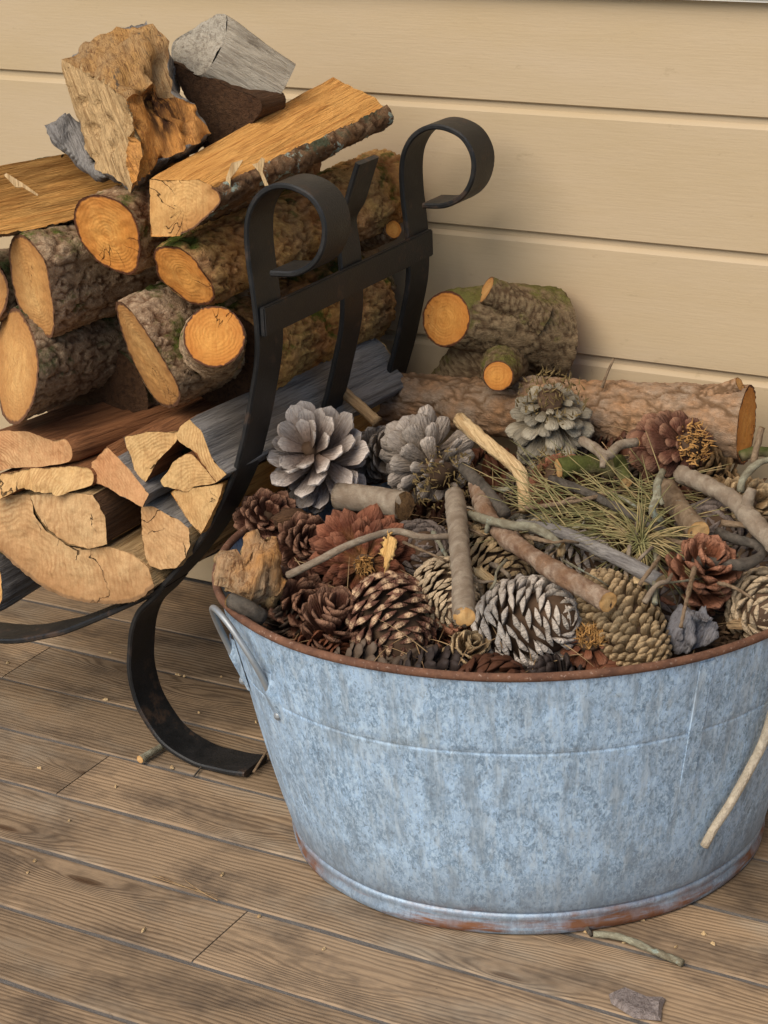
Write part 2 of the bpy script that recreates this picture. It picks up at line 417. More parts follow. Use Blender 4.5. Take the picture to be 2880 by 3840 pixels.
def img_log(name, label, outl, flags, Y, axis, L, mats, cutn=None, circ=False, kx=(-.9, .9), **kw):
    """near end traced as outline pixels, standing at depth Y; the body runs back along axis"""
    outl = np.asarray(outl, float); c = (outl.max(0)+outl.min(0))/2
    O = py(c[0], c[1], Y); a = np.asarray(axis, float); a /= np.linalg.norm(a)
    R3 = np.array(frame(O, a).to_3x3())
    def section(n):
        W = np.array([pplane(x, y, O, n) for x, y in outl]); return (W-O)@R3
    if circ:
        best = None
        for k in np.linspace(kx[0], kx[1], 13):
            for l in np.linspace(-.9, .9, 13):
                n = R3@np.array([l, k, -1.0]); n /= np.linalg.norm(n)
                if n@(-FW) < .12: continue
                S = section(n)[:, :2]; S = S-(S.max(0)+S.min(0))/2; r = np.linalg.norm(S, axis=1); q = r.std()/r.mean()+.03*(k*k+l*l)
                if best is None or q < best[0]: best = (q, n)
        cutn = best[1]
    if cutn is None: cutn = -a
    S = section(np.asarray(cutn, float))[:, :2]
    if isinstance(flags, str) and len(flags) == 1: flags = flags*len(outl)
    return build_log(name, label, O, a, L, S, list(flags), cutn, mats, **kw)
def ellipse(cx, cy, rx, ry, ang=0, n=16):
    t = np.linspace(0, 2*np.pi, n, endpoint=False); c, s = math.cos(ang), math.sin(ang)
    return [(cx+rx*math.cos(k)*c-ry*math.sin(k)*s, cy+rx*math.cos(k)*s+ry*math.sin(k)*c) for k in t]
def stub(root, p0, p1, r0, r1, mats, seed=0, amp=.002):
    """a branch stub growing from a log: bark and its own cut end, children of the log"""
    p0, p1 = np.asarray(p0), np.asarray(p1); L = np.linalg.norm(p0-p1); M = frame(p1, p0-p1)
    n, m = 40, max(8, int(L/.002)); V = []
    for j in range(m+1):
        s = j/m; r = r1+(r0-r1)*s
        for i in range(n):
            t = 2*np.pi*i/n; V.append((r*math.cos(t), r*math.sin(t), L*s))
    V = np.array(V); f1, f2, idv = worley(V/.008, seed); plt = sstep(.03, .3, f2-f1)
    d = (amp*(plt-.6)+.5*amp*fbm(V*120, seed, 3))*np.repeat(np.clip(.15+np.arange(m+1)/6.0, 0, 1), n); rr = np.linalg.norm(V[:, :2], axis=1)[:, None]; V[:, :2] += V[:, :2]/rr*d[:, None]
    o = mesh_obj('branch_stub', V, quads(n, m+1), mats['b'], None, attrs={'plate': plt})
    o.parent = root; o.matrix_basis = root.matrix_world.inverted() @ M
    P, T, rim = cap_mesh(V[:n, :2], np.ones(n), .003)
    W = np.column_stack([P, .0004*fbm(np.column_stack([P*300, P[:, 0]*0]), seed, 3)])
    mesh_obj('cut_end', W, [t[::-1] for t in T], mats['e'], o, attrs={'rim': rim})
    return o

def sub_poly(V, F, cuts):
    bm = bmesh.new(); vs_ = [bm.verts.new(tuple(v)) for v in V]
    fm = []
    for f in F:
        try: fm.append(bm.faces.new([vs_[i] for i in f]))
        except ValueError: pass
    return bm
def chunk(name, label, cat, verts, faces, mats, fmat, seed=0, cut=.006, amp=.004, fine=.0012, grain=None, part_names=None, group=None, freq=45, dents=()):
    """irregular broken block: polygons traced in place, cut fine and roughened; each material is a part"""
    verts = np.array(verts, float); O = verts.mean(0); O[2] = verts[:, 2].min()
    Mx = frame(O, grain if grain is not None else (0, 0, 1)); R3 = np.array(Mx.to_3x3())
    root = empty(name, Mx, label, cat, group)
    bm = bmesh.new(); bv = [bm.verts.new(tuple(v-O)) for v in verts]
    for f, k in zip(faces, fmat):
        ff = bm.faces.new([bv[i] for i in f]); ff.material_index = k
    bmesh.ops.triangulate(bm, faces=bm.faces)
    bmesh.ops.recalc_face_normals(bm, faces=bm.faces)
    for _ in range(7):
        es = [e for e in bm.edges if e.calc_length() > cut*1.6]
        if not es: break
        bmesh.ops.subdivide_edges(bm, edges=es, cuts=1, use_grid_fill=False)
        bmesh.ops.triangulate(bm, faces=[f for f in bm.faces if len(f.verts) > 3])
    bmesh.ops.beautify_fill(bm, faces=bm.faces, edges=bm.edges)
    bm.normal_update(); bm.verts.index_update()
    V = np.array([v.co[:] for v in bm.verts]); Nn = np.array([v.normal[:] for v in bm.verts])
    W = V+O
    S = W if grain is None else W@np.array(frame((0, 0, 0), grain).to_3x3())*np.array([1, 1, .22])
    d = amp*fbm(S*freq, seed, 4, .55) + fine*fbm(S*freq*5, seed+5, 3) - amp*.8*sstep(.35, .75, vnoise(S*freq*.8, seed+11))
    stn = np.zeros(len(W))
    for (c_, r_, dep) in dents:
        k_ = np.clip(1-np.linalg.norm((W-c_), axis=1)/r_, 0, 1); k_ = sstep(0, .7, k_+.25*vnoise(W*90, seed+2)); d = d-dep*k_; stn = np.maximum(stn, k_)
    V = V+Nn*d[:, None]
    for v, p in zip(bm.verts, V): v.co = p
    f1, f2, idv = worley(W/.012, seed); plt = sstep(.03, .3, f2-f1)
    F = [[v.index for v in f.verts] for f in bm.faces]; MI = np.array([f.material_index for f in bm.faces]); bm.free()
    F = np.array(F)
    for k in sorted(set(MI)):
        FF = F[MI == k]; u, inv = np.unique(FF, return_inverse=True)
        mesh_obj((part_names or ['face']*9)[k], V[u]@R3, inv.reshape(-1, 3), mats[k], root, attrs={'plate': plt[u], 'rim': 0*plt[u], 'stain': stn[u]})
    return root

# ================================================================== the setting
WALL_Y = 1.885
# ---- porch floor: tongue boards running along the wall
def floor_mat():
    m = Mat('floor_wood', .7, spec=.25)
    rn = m.rnd(); w = m.math('MULTIPLY', rn, 91.0)
    # knots: sparse points, the grain lines bend round them
    kv = m.mapv((5.5, 26, 0)); off = m.node('ShaderNodeCombineXYZ'); m.put(off.inputs[0], m.math('MULTIPLY', rn, 57.0)); m.put(off.inputs[1], m.math('MULTIPLY', rn, 31.0))
    ad = m.node('ShaderNodeVectorMath', operation='ADD'); m.L.new(kv, ad.inputs[0]); m.L.new(off.outputs[0], ad.inputs[1])
    kd = m.vor(.55, v=ad.outputs[0])
    kbump = m.ramp(kd, [(0.0, 1.0), (.10, .62), (.26, .16), (.5, 0.0)])
    sx = m.node('ShaderNodeSeparateXYZ'); m.L.new(m.co(), sx.inputs[0])
    warp = m.noise((2.2, 9, 1), detail=4, w=w)
    warp2 = m.noise((9, 40, 1), detail=3, w=w)
    yy = m.math('ADD', sx.outputs[1], m.math('MULTIPLY', m.math('SUBTRACT', warp, .5), .045))
    yy = m.math('ADD', yy, m.math('MULTIPLY', m.math('SUBTRACT', warp2, .5), .006))
    yy = m.math('ADD', yy, m.math('MULTIPLY', kbump, .032))
    ln = m.math('ADD', m.math('MULTIPLY', m.math('SINE', m.math('ADD', m.math('MULTIPLY', yy, 1150.0), m.math('MULTIPLY', m.noise((14, 70, 1), detail=3, w=w), 5.0))), .5), .5)
    ln = m.math('POWER', ln, 1.7)
    fine = m.noise((16, 900, 1), detail=4, w=w)
    big = m.noise((3.5, 12, 1), detail=6, rough=.65, w=m.math('ADD', w, 2.0))
    dirt = m.noise((9, 16, 1), detail=8, rough=.72)
    c = m.mix(m.rampf(big, .33, .66), (.355, .24, .142), (.285, .198, .122))
    c = m.mix(m.math('MULTIPLY', m.math('MULTIPLY', ln, m.rampf(m.noise((4, 14, 1), detail=4, w=m.math('ADD', w, 12.0)), .30, .60)), .72), c, (.09, .054, .03))
    c = m.mix(m.math('MULTIPLY', m.rampf(fine, .45, .75), .35), c, (.085, .052, .03))
    c = m.mix(m.math('MULTIPLY', m.rampf(m.noise((5, 10, 1), detail=7, rough=.7, w=m.math('ADD', w, 6.0)), .52, .68), .55), c, (.30, .245, .18))
    c = m.mix(m.math('MULTIPLY', m.rampf(dirt, .46, .66), .7), c, (.075, .053, .037))
    c = m.mix(m.ramp(kd, [(.03, 1.0), (.085, 0.0)]), c, (.075, .04, .02))
    c = m.mix(m.math('MULTIPLY', m.rampf(m.noise(70, detail=7, rough=.75), .64, .72), .5), c, (.05, .035, .025))
    v = m.node('ShaderNodeHueSaturation'); m.put(v.inputs['Value'], m.math('ADD', m.math('MULTIPLY', rn, .40), .72)); m.put(v.inputs['Color'], c)
    m.color(v.outputs[0]); m.rough(m.math('ADD', m.math('MULTIPLY', dirt, .3), .5))
    m.bump(m.math('SUBTRACT', m.math('MULTIPLY', fine, .5), m.math('MULTIPLY', ln, .6)), .35, .002); m.bump(m.noise(240, detail=5), .15, .001)
    return m.m
FLOORM = floor_mat()
m = Mat('joint_dust', .95, spec=.1)
m.color(m.mix(m.noise((30, 300, 1), detail=6), (.19, .172, .155), (.075, .062, .052))); m.bump(m.noise(300), .6, .003)
DUST = m.m
floor = mesh_obj('floor', [(-6, -4, -.0014), (4, -4, -.0014), (4, WALL_Y+.05, -.0014), (-6, WALL_Y+.05, -.0014)], [(0, 1, 2, 3)], DUST)
tag(floor, kind='structure')
ground_m = Mat('ground_grass', .95); ground_m.color(ground_m.mix(ground_m.noise(3), (.06, .08, .025), (.10, .10, .05)))
ground = mesh_obj('ground', [(-300, -300, -.35), (300, -300, -.35), (300, 300, -.35), (-300, 300, -.35)], [(0, 1, 2, 3)], ground_m.m); tag(ground, kind='structure')
def board(x0, x1, y0, y1, seed):
    g = .0019; rr = random.Random(seed)
    nx = max(2, int((x1-x0)/.05)); xs = np.linspace(x0, x1, nx+1)
    prof = [(y0+g, -.02), (y0+g, -.0016), (y0+g+.0018, -.0002), ((y0+y1)/2, .0), (y1-g-.0018, -.0002), (y1-g, -.0016), (y1-g, -.02)]
    V = []
    for x in xs:
        j = [.0007*math.sin(x*23+seed)+rr.uniform(-.0005, .0005), .0007*math.sin(x*17+seed*2)+rr.uniform(-.0005, .0005)]
        for k, (y, z) in enumerate(prof): V.append((x, y+(j[0] if k < 3 else j[1] if k > 3 else 0), z))
    F = [tuple(reversed(f)) for f in quads(7, nx+1, False)] + [tuple(range(7)), tuple(range(nx*7+6, nx*7-1, -1))]
    o = mesh_obj('floor_board', V, F, FLOORM, floor, sharp=35)
    return o
seams = [1.8905, 1.7545, 1.6625, 1.5710, 1.4760, 1.3840, 1.2925, 1.2000, 1.1080, 1.0155, .9230, .8305, .738, .6455, .553, .4605, .368, .2755]
jt1 = pz(105/KS, 2478/KS, 0)[0]; jt2 = pz(314/KS, 2902/KS, 0)[0]
for i in range(len(seams)-1):
    y1, y0 = seams[i], seams[i+1]
    cuts = [-3.2, 1.2]
    ym = (y0+y1)/2
    if i == 2: cuts = [-3.2, jt1, 1.2]
    if i == 4: cuts = [-3.2, jt2, 1.2]
    if i in (0, 6, 9): cuts = [-3.2, -2.1+.2*i, 1.2]
    for a, b in zip(cuts[:-1], cuts[1:]): board(a+.0007, b-.0007, y0, y1, i*3+int(a*10))

# ---- house wall of painted boards with a chamfered joint
m = Mat('wall_paint', .55, spec=.3)
n = m.noise((3, 1, 12), detail=6); n2 = m.noise((40, 40, 260), detail=5)
c = m.mix(m.rampf(n, .35, .68), (.435, .33, .21), (.41, .305, .178))
c = m.mix(m.math('MULTIPLY', m.rampf(m.noise((26, 10, 55), detail=8, rough=.75), .63, .70), .45), c, (.32, .24, .14))
c = m.mix(m.math('MULTIPLY', m.rampf(m.noise((70, 10, 22), detail=6, rough=.7), .70, .74), .55), c, (.24, .18, .11))
m.color(c); m.bump(m.noise((25, 25, 420), detail=5), .22, .0012); m.bump(m.noise((60, 60, 90), detail=6), .18, .0012)
WALLM = m.m
wall = empty('house_wall', Matrix.Translation((0, WALL_Y, 0)), 'cream painted weatherboard house wall behind rack and tub', 'wall')
zb = [py(1300, yy, WALL_Y)[2] for yy in (233, 516, 771)]      # lower edges of three boards
stepz = (zb[0]-zb[2])/2
edges = [zb[2]-3*stepz, zb[2]-2*stepz, zb[2]-stepz, zb[2], zb[1], zb[0], zb[0]+stepz, zb[0]+2*stepz, zb[0]+3*stepz]
k = 0
while edges[-1] < 2.5: edges.append(edges[-1]+stepz)
for za, zt in zip(edges[:-1], edges[1:]):
    xs = np.linspace(-4.5, 2.0, 40); V = []
    za_ = max(za, 0.004)
    prof = [(.02, za_), (.0015, za_), (0, za_+.0012), (0, zt-.0115), (.0010, zt-.0100), (.0052, zt-.0070), (.0062, zt+.004)]
    for x in xs:
        for y, z in prof: V.append((x, y+.0006*math.sin(x*2.1+za*40), z))
    mesh_obj('weatherboard', V, quads(7, 40, False), WALLM, wall, sharp=30)
mesh_obj('sheathing', [(-4.5, .0205, 0), (2, .0205, 0), (2, .0205, 2.5), (-4.5, .0205, 2.5)], [(0, 1, 2, 3)], WALLM, wall)
# window sill at the top right corner
sill_m = Mat('white_paint', .5); sill_m.color(sill_m.mix(sill_m.noise(20), (.78, .74, .66), (.72, .68, .60)))
sp = py(1659, 7, WALL_Y-.016)[2]
def box(name, x0, x1, y0, y1, z0, z1, mat, parent=None, b=.003):
    bm = bmesh.new(); bmesh.ops.create_cube(bm, size=1)
    for v in bm.verts: v.co = ((x0+x1)/2+v.co.x*(x1-x0), (y0+y1)/2+v.co.y*(y1-y0), (z0+z1)/2+v.co.z*(z1-z0))
    if b: bmesh.ops.bevel(bm, geom=bm.edges[:], offset=b, segments=2, affect='EDGES')
    me = bpy.data.meshes.new(name); bm.to_mesh(me); bm.free(); me.materials.append(mat)
    o = bpy.data.objects.new(name, me); COL.objects.link(o)
    if parent: o.parent = parent
    return o
sill = box('window_sill', -1.6, 1.5, -.016, -.0005, sp, sp+.035, sill_m.m, wall)
# roof slab added overhead, out of view, sized to shape the light
roof_m = Mat('roof_boards', .8); roof_m.color(roof_m.mix(roof_m.noise((2, 40, 2)), (.60, .52, .40), (.55, .47, .36)))
roof = box('added_roof', -4.5, 2.0, 1.15, WALL_Y+.02, 2.5, 2.56, roof_m.m, None, 0); tag(roof, kind='structure')

# ================================================================== log rack
m = Mat('black_iron', .5, metal=.0, spec=.32)
rn = m.noise(38, detail=8, rough=.7); r2 = m.noise(9, detail=4)
c = m.mix(m.rampf(rn, .42, .62), (.009, .009, .009), (.016, .0145, .014))
c = m.mix(m.math('MULTIPLY', m.rampf(m.math('ADD', rn, m.math('MULTIPLY', r2, .6)), .88, 1.04), .55), c, (.075, .042, .024))
m.color(c); m.rough(m.math('ADD', m.math('MULTIPLY', rn, .4), .3)); m.bump(m.noise(500, detail=5), .35, .001)
IRON = m.m
RY0, RW, RT_ = 1.490, .043, .0055
rack = empty('log_rack', Matrix.Translation((-1.46, 1.64, 0)), 'black iron log rack with scrolled ends holding the firewood', 'log rack')
def flatbar(name, pts, y0, w, t, parent, n=120, taper_end=0):
    P = crom(np.array(pts), n); T = np.gradient(P, axis=0); T /= np.linalg.norm(T, axis=1)[:, None]
    Nn = np.stack([T[:, 1], -T[:, 0]], 1); b = .0014
    sec = [(-t/2+b, 0), (t/2-b, 0), (t/2, b), (t/2, w-b), (t/2-b, w), (-t/2+b, w), (-t/2, w-b), (-t/2, b)]
    V = []
    for i in range(n):
        sc = 1.0
        if taper_end and i > n-8: sc = 1-.65*(i-(n-8))/7
        jit = .0004*math.sin(i*.23)+.0003*math.sin(i*.41)
        for (a, y) in sec: V.append((P[i, 0]+Nn[i, 0]*a*sc, y0+y+jit, P[i, 1]+Nn[i, 1]*a*sc))
    F = [tuple(reversed(f)) for f in quads(8, n)]+[tuple(range(8)), tuple(range((n-1)*8+7, (n-1)*8-1, -1))]
    V = np.array(V)-np.array([-1.46, 1.64, 0])
    return mesh_obj(name, V, F, IRON, parent, sharp=40)
def XZ(q, Y): return [(p[0], p[2]) for p in (py(x, y, Y) for x, y in q)]
CX = -1.46
scroll = XZ([(583, 592), (635, 592), (675, 570), (696, 530), (697, 478), (672, 430), (630, 406), (590, 404), (556, 424), (536, 462), (531, 510)], RY0)
down = XZ([(535, 570), (545, 640), (552, 720), (552, 790), (540, 864), (521, 960), (493, 1051), (433, 1164), (350, 1266), (300, 1297), (167, 1355), (100, 1375)], RY0)
half = scroll + down
mir = [(2*CX-x, z) for x, z in half]
zlow = half[-1][1]
full = half + [(-1.33, zlow-.018), (CX, zlow-.028), (2*CX+1.33, zlow-.018)] + mir[::-1]
flatbar('front_hoop', full, RY0, RW, RT_, rack, 420)
YB = 1.775
flatbar('back_hoop', full, YB, RW, RT_, rack, 420)
ztop = px(765, 352, -.985)[2]
YM = 1.655
midr = [(-.966, .592), (-.974, .572), (-.983, .548)] + half[len(scroll):]
midf = midr + [(-1.33, zlow-.018), (CX, zlow-.028), (2*CX+1.33, zlow-.018)] + [(2*CX-x, z) for x, z in midr][::-1]
flatbar('middle_hoop', midf, YM-.012, RW*.9, RT_, rack, 300)
footp = XZ([(352, 1266), (330, 1292), (297, 1326), (281, 1378), (278, 1444), (291, 1511), (321, 1571), (364, 1618), (417, 1650), (470, 1668), (528, 1674)], RY0)
footp = [(x, max(z, .0035)) for x, z in footp]
for yy in (RY0-.0008, YB+.0008):
    flatbar('foot', footp, yy, RW, RT_, rack, 110)
    flatbar('foot', [(2*CX-x, z) for x, z in footp], yy, RW, RT_, rack, 110)
for sgn in (1, -1):
    zt = py(566, 700, RY0)[2]; x = -.9835 if sgn > 0 else 2*CX+.9835
    o = box('side_rail', x-.003+1.46, x+.003+1.46, RY0+.004-1.64, YB+RW-.002-1.64, zt-.0138, zt+.0138, IRON, rack, .0012)

# ================================================================== galvanised tub
TX, TY, TH, RTOP, RBOT, TANG = -.7496, 1.5458, .264, .2796, .2185, .532
def oval(r, t, z):
    ov = .911+(.8675-.911)*min(max(z/TH, 0), 1); a, b = r*math.cos(t), r*ov*math.sin(t)
    return (a*math.cos(TANG)-b*math.sin(TANG), a*math.sin(TANG)+b*math.cos(TANG), z)
tub = empty('washtub', Matrix.Translation((TX, TY, 0)), 'round galvanised steel washtub with rusty rim, heaped with pine cones', 'tub')
m = Mat('galvanised', .42, metal=.5, spec=.5)
sp1 = m.vor((95, 95, 60), out='Color'); spv = m.node('ShaderNodeSeparateColor'); m.L.new(sp1, spv.inputs[0])
streak = m.noise((60, 60, 7), detail=7, rough=.72); blot = m.noise((52, 52, 34), detail=9, rough=.75, dist=.5); big = m.noise(5, detail=4)
spk = m.noise((330, 330, 190), detail=5, rough=.75, dist=.8)
c = m.mix(m.rampf(blot, .40, .60), (.265, .395, .555), (.46, .65, .88))
c = m.mix(m.math('MULTIPLY', m.rampf(spk, .48, .60), .8), c, (.62, .80, .97))
c = m.mix(m.math('MULTIPLY', m.rampf(spk, .40, .28), .0), c, (.2, .24, .28))
c = m.mix(m.math('MULTIPLY', m.ramp(spk, [(.36, 1.0), (.45, 0.0)]), .75), c, (.15, .205, .265))
c = m.mix(m.math('MULTIPLY', m.rampf(streak, .50, .64), .55), c, (.23, .29, .35))
c = m.mix(m.math('MULTIPLY', m.rampf(m.noise((170, 170, 11), detail=4, rough=.65), .53, .66), .5), c, (.66, .78, .88))
c = m.mix(m.math('MULTIPLY', spv.outputs[0], .30), c, (.30, .35, .40))
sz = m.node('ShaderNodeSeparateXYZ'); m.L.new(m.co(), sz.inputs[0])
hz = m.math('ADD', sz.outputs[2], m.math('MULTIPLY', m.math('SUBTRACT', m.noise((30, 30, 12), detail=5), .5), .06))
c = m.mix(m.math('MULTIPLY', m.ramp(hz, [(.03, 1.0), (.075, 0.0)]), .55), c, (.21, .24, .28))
ylw = m.math('MULTIPLY', m.rampf(m.noise((11, 11, 22), detail=5), .54, .70), m.ramp(sz.outputs[2], [(.17, 0.0), (.235, 1.0)]))
c = m.mix(m.math('MULTIPLY', ylw, .55), c, (.34, .32, .22))
c = m.mix(m.math('MULTIPLY', m.math('MULTIPLY', m.rampf(m.noise((9, 9, 60), detail=8, rough=.75), .44, .58), m.ramp(hz, [(.004, 1.0), (.026, 0.0)])), .95), c, (.22, .085, .03))
m.color(c); m.rough(m.math('ADD', m.math('MULTIPLY', blot, .35), .42)); m.bump(spk, .12, .001); m.bump(big, .25, .004)
GALV = m.m
m = Mat('rust', .85, spec=.2)
rn = m.noise(70, detail=8, rough=.72)
m.color(m.mix(m.rampf(m.noise(300, detail=4), .6, .75), m.mix(m.rampf(rn, .35, .65), (.085, .040, .025), (.165, .078, .045)), (.36, .25, .19))); m.bump(m.noise(400, detail=5), .5, .0012)
RUST = m.m
def lathe(name, prof, mat, parent, n=192, wob=.0012, flip=False):
    V = []
    for r, z in prof:
        for i in range(n):
            t = 2*math.pi*i/n; rr = r+wob*(math.sin(3*t+1)+.6*math.sin(5*t+z*9)+.35*math.sin(11*t+z*30))
            V.append(oval(rr, t, z))
    F = quads(n, len(prof))
    if flip: F = [f[::-1] for f in F]
    return mesh_obj(name, V, F, mat, parent, sharp=60)
def rz(z): s = z/TH; return RBOT+(RTOP-RBOT)*(s**.93)
prof = [(RBOT-.012, .018), (RBOT-.002, .0205), (RBOT+.0045, .0225)]
for z in np.linspace(.026, .1885, 26): prof.append((rz(z)+.0012*math.sin(min(1, (z-.026)/.15)*math.pi), z))
prof += [(rz(.1905), .1905), (rz(.1915)-.0007, .1915), (rz(.1925)-.0002, .1925), (rz(.194)+.0004, .194)]
for z in np.linspace(.199, TH, 14): prof.append((rz(z), z))
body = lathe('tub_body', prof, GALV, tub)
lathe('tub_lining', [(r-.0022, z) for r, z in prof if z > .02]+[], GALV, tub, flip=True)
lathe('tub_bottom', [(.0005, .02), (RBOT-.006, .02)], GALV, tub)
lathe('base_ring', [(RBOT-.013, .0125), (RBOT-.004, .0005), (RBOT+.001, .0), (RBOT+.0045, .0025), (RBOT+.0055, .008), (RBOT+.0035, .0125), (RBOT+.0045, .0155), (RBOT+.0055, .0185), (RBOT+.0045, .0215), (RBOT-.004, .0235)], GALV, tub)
rp = [(RTOP+.0005+.0038*math.cos(a), TH+.0025+.0038*math.sin(a)) for a in np.linspace(-math.pi*.75, math.pi*1.05, 12)]
lathe('rim', rp, RUST, tub)
# side seam and its shadow line: a narrow folded strip
def seam_strip(ang, w):
    V = []
    zs = np.linspace(.03, TH-.004, 24)
    for z in zs:
        r = rz(z)+.0005
        for k, (da, dr) in enumerate(((-w, -.0007), (-w*.9, 0), (w*.9, .0), (w, -.0007))):
            a = ang+da/r; V.append(oval(r+dr, a, z))
    mesh_obj('seam', V, quads(4, 24, False), GALV, tub, sharp=30)
seam_strip(math.radians(-62), .0075)

def tube(name, pts, r, mat, parent=None, n=10, m_=None, closed_ends=True, rn=0.0, seed=0, M=None, taper=1.0, attrs=False):
    P = crom(np.array(pts), m_ or max(8, int(np.linalg.norm(np.diff(np.array(pts), axis=0), axis=1).sum()/.004)))
    k = len(P); T = np.gradient(P, axis=0); T /= np.linalg.norm(T, axis=1)[:, None]+1e-12
    u = np.cross(T[0], [0, 0, 1.0]); 
    if np.linalg.norm(u) < 1e-3: u = np.cross(T[0], [1, 0, 0.])
    V = []
    for i in range(k):
        u = u-T[i]*np.dot(u, T[i]); u /= np.linalg.norm(u); v = np.cross(T[i], u); s = i/(k-1); rr = r*(1+(taper-1)*s)
        for j in range(n):
            a = 2*math.pi*j/n; V.append(P[i]+(u*math.cos(a)+v*math.sin(a))*rr)
    V = np.array(V); plt = np.ones(len(V))
    if rn:
        f1, f2, idv = worley(V/(max(r, .003)*1.1), seed); plt = np.clip(.35+.5*sstep(.02, .15, f2-f1)+.5*fbm(V/(r*.8), seed+5, 2), 0, 1)
        d = rn*(.2*(plt-.8)+.7*fbm(V/(r*5), seed, 3)+.6*fbm(V/(r*.5), seed+8, 3, .7)); C_ = np.repeat(P, n, 0); dr = (V-C_); dr /= np.linalg.norm(dr, axis=1)[:, None]+1e-9; V = V+dr*d[:, None]
    F = quads(n, k)
    if closed_ends: F += [tuple(range(n-1, -1, -1)), tuple(range((k-1)*n, k*n))]
    if M is not None: Mi = np.array(M.inverted()); V = V@Mi[:3, :3].T+Mi[:3, 3]
    return mesh_obj(name, V, F, mat, parent, attrs={'plate': plt}), P, T

# handle: bent wire standing out from two lugs on the tub side
hang = min(np.linspace(math.radians(150), math.radians(250), 401), key=lambda a: abs(pr(np.array(oval(rz(.2), a, .2))+np.array([TX, TY, 0]))[0]-545)+abs(pr(np.array(oval(rz(.2), a, .2))+np.array([TX, TY, 0]))[1]-1440)*.3)
def tubp(a, z, out=0.0): return np.array(oval(rz(z)+out, a, z))
WIRE = Mat('wire_zinc', .45, metal=.5); WIRE.color(WIRE.mix(WIRE.noise(90, detail=6), (.36, .38, .39), (.20, .21, .22)))
hv = Vector((math.cos(hang), math.sin(hang), 0))
def hpt(da, z, out): return tubp(hang+da, z, out)
hp = [hpt(-.17, .205, .004), hpt(-.165, .220, .006), hpt(-.14, .240, .009), hpt(-.08, .262, .012), hpt(0.0, .270, .013), hpt(.08, .262, .012), hpt(.14, .240, .009), hpt(.165, .220, .006), hpt(.17, .205, .004)]
tube('handle', hp, .0029, WIRE.m, tub, n=12, m_=60)
for s_ in (-1, 1):
    V = []
    a0 = hang+s_*.17
    for z, w_, o_ in ((.172, .008, .001), (.180, .011, .0025), (.198, .010, .006), (.206, .009, .0075), (.214, .009, .003), (.224, .010, .001)):
        for q in (-1, -.6, .6, 1): V.append(tubp(a0+q*w_/.28, z, o_ if abs(q) < 1 else -.0005))
    lg = mesh_obj('handle_lug', V, quads(4, 6, False), GALV, tub)
    bm = bmesh.new(); bmesh.ops.create_uvsphere(bm, u_segments=10, v_segments=6, radius=.0042)
    me = bpy.data.meshes.new('rivet'); bm.to_mesh(me); bm.free(); me.materials.append(WIRE.m); rv = bpy.data.objects.new('rivet', me); COL.objects.link(rv); rv.parent = lg; rv.location = Vector(tubp(a0, .180, .0015))

# ================================================================== firewood in the rack
Z3 = lambda L: [(x/3., y/3.+518.4) for x, y in L]
Z5 = lambda L: [(x/3., y/3.+864) for x, y in L]
Z2 = lambda L: [(x/3.+288, y/3.) for x, y in L]
Z1 = lambda L: [(x/3., y/3.) for x, y in L]
def mt(b, e, s=None, g=None): return {'b': b, 'e': e, 's': s, 'g': g}
FW_G = None
YA = (0, 1, 0)
img_log('firewood_log', 'round log with fresh orange oval cut end above the moss streaked logs', [(160, 460), (172, 432), (200, 420), (232, 424), (265, 440), (290, 470), (302, 510), (303, 550), (293, 583), (275, 592), (240, 580), (205, 560), (178, 525), (163, 490)],
        'b', 1.490, (.02, 1, .0), .31, mt(MB_BROWN, ME_FRESH), circ=True, seed=1, jag=.0006)
img_log('firewood_log', 'bark covered log with long slanted cut end, under the fresh round log', [(23, 528), (20, 552), (25, 602), (37, 652), (57, 688), (80, 715), (103, 730), (115, 722), (119, 692), (115, 652), (107, 605), (100, 568), (83, 542), (63, 518), (45, 508), (30, 512)],
        'b', 1.50, (.06, 1, -.02), .32, mt(MB_GREY, ME_TAN), circ=True, seed=2, jag=.0006)
L7 = img_log('firewood_log', 'brown barked log with rough oval cut end running behind the scroll', Z3([(1010, 70), (1060, 45), (1130, 45), (1200, 75), (1270, 140), (1320, 210), (1370, 280), (1390, 350), (1380, 390), (1330, 410), (1260, 410), (1200, 385), (1150, 350), (1090, 300), (1040, 250), (1020, 170)]),
        'b', 1.50, (.04, 1, .03), .355, mt(MB_RUSTY, ME_FRESH), circ=True, seed=3, taper=1.25, amp=.005)
L9 = img_log('firewood_log', 'thick grey log with long slanted cut and round orange branch stub', Z3([(750, 410), (790, 405), (850, 460), (920, 550), (980, 640), (1040, 740), (1100, 840), (1150, 930), (1170, 1010), (1150, 1065), (1100, 1085), (1050, 1070), (990, 1010), (930, 920), (880, 820), (830, 710), (790, 600), (760, 500)]),
        'b', 1.50, (.03, 1, .0), .36, mt(MB_GREY, ME_TAN), circ=True, seed=4, taper=1.1, jag=.0006)
q = py(463, 727, 1.462)
stub(L9, q+FW*.11+UP*-.004+RT*-.012, q, .030, .0275, mt(MB_GREY, ME_FRESH), 5, .003)
q = py(850, 495, 1.80); stub(L9, q+np.array([-.055, .03, -.02]), q, .016, .0095, mt(MB_GREY, ME_FRESH), 6, .002)
img_log('firewood_log', 'dark mossy log with tall oval tan cut end and growth rings', Z3([(110, 440), (150, 480), (200, 570), (235, 680), (250, 800), (240, 930), (210, 1060), (170, 1140), (120, 1195), (70, 1195), (20, 1140), (0, 1060), (-20, 900), (-20, 700), (0, 540), (50, 460)]),
        'b', 1.50, (.05, 1, .0), .32, mt(MB_DARK, ME_TAN), circ=True, seed=7, jag=.0006)
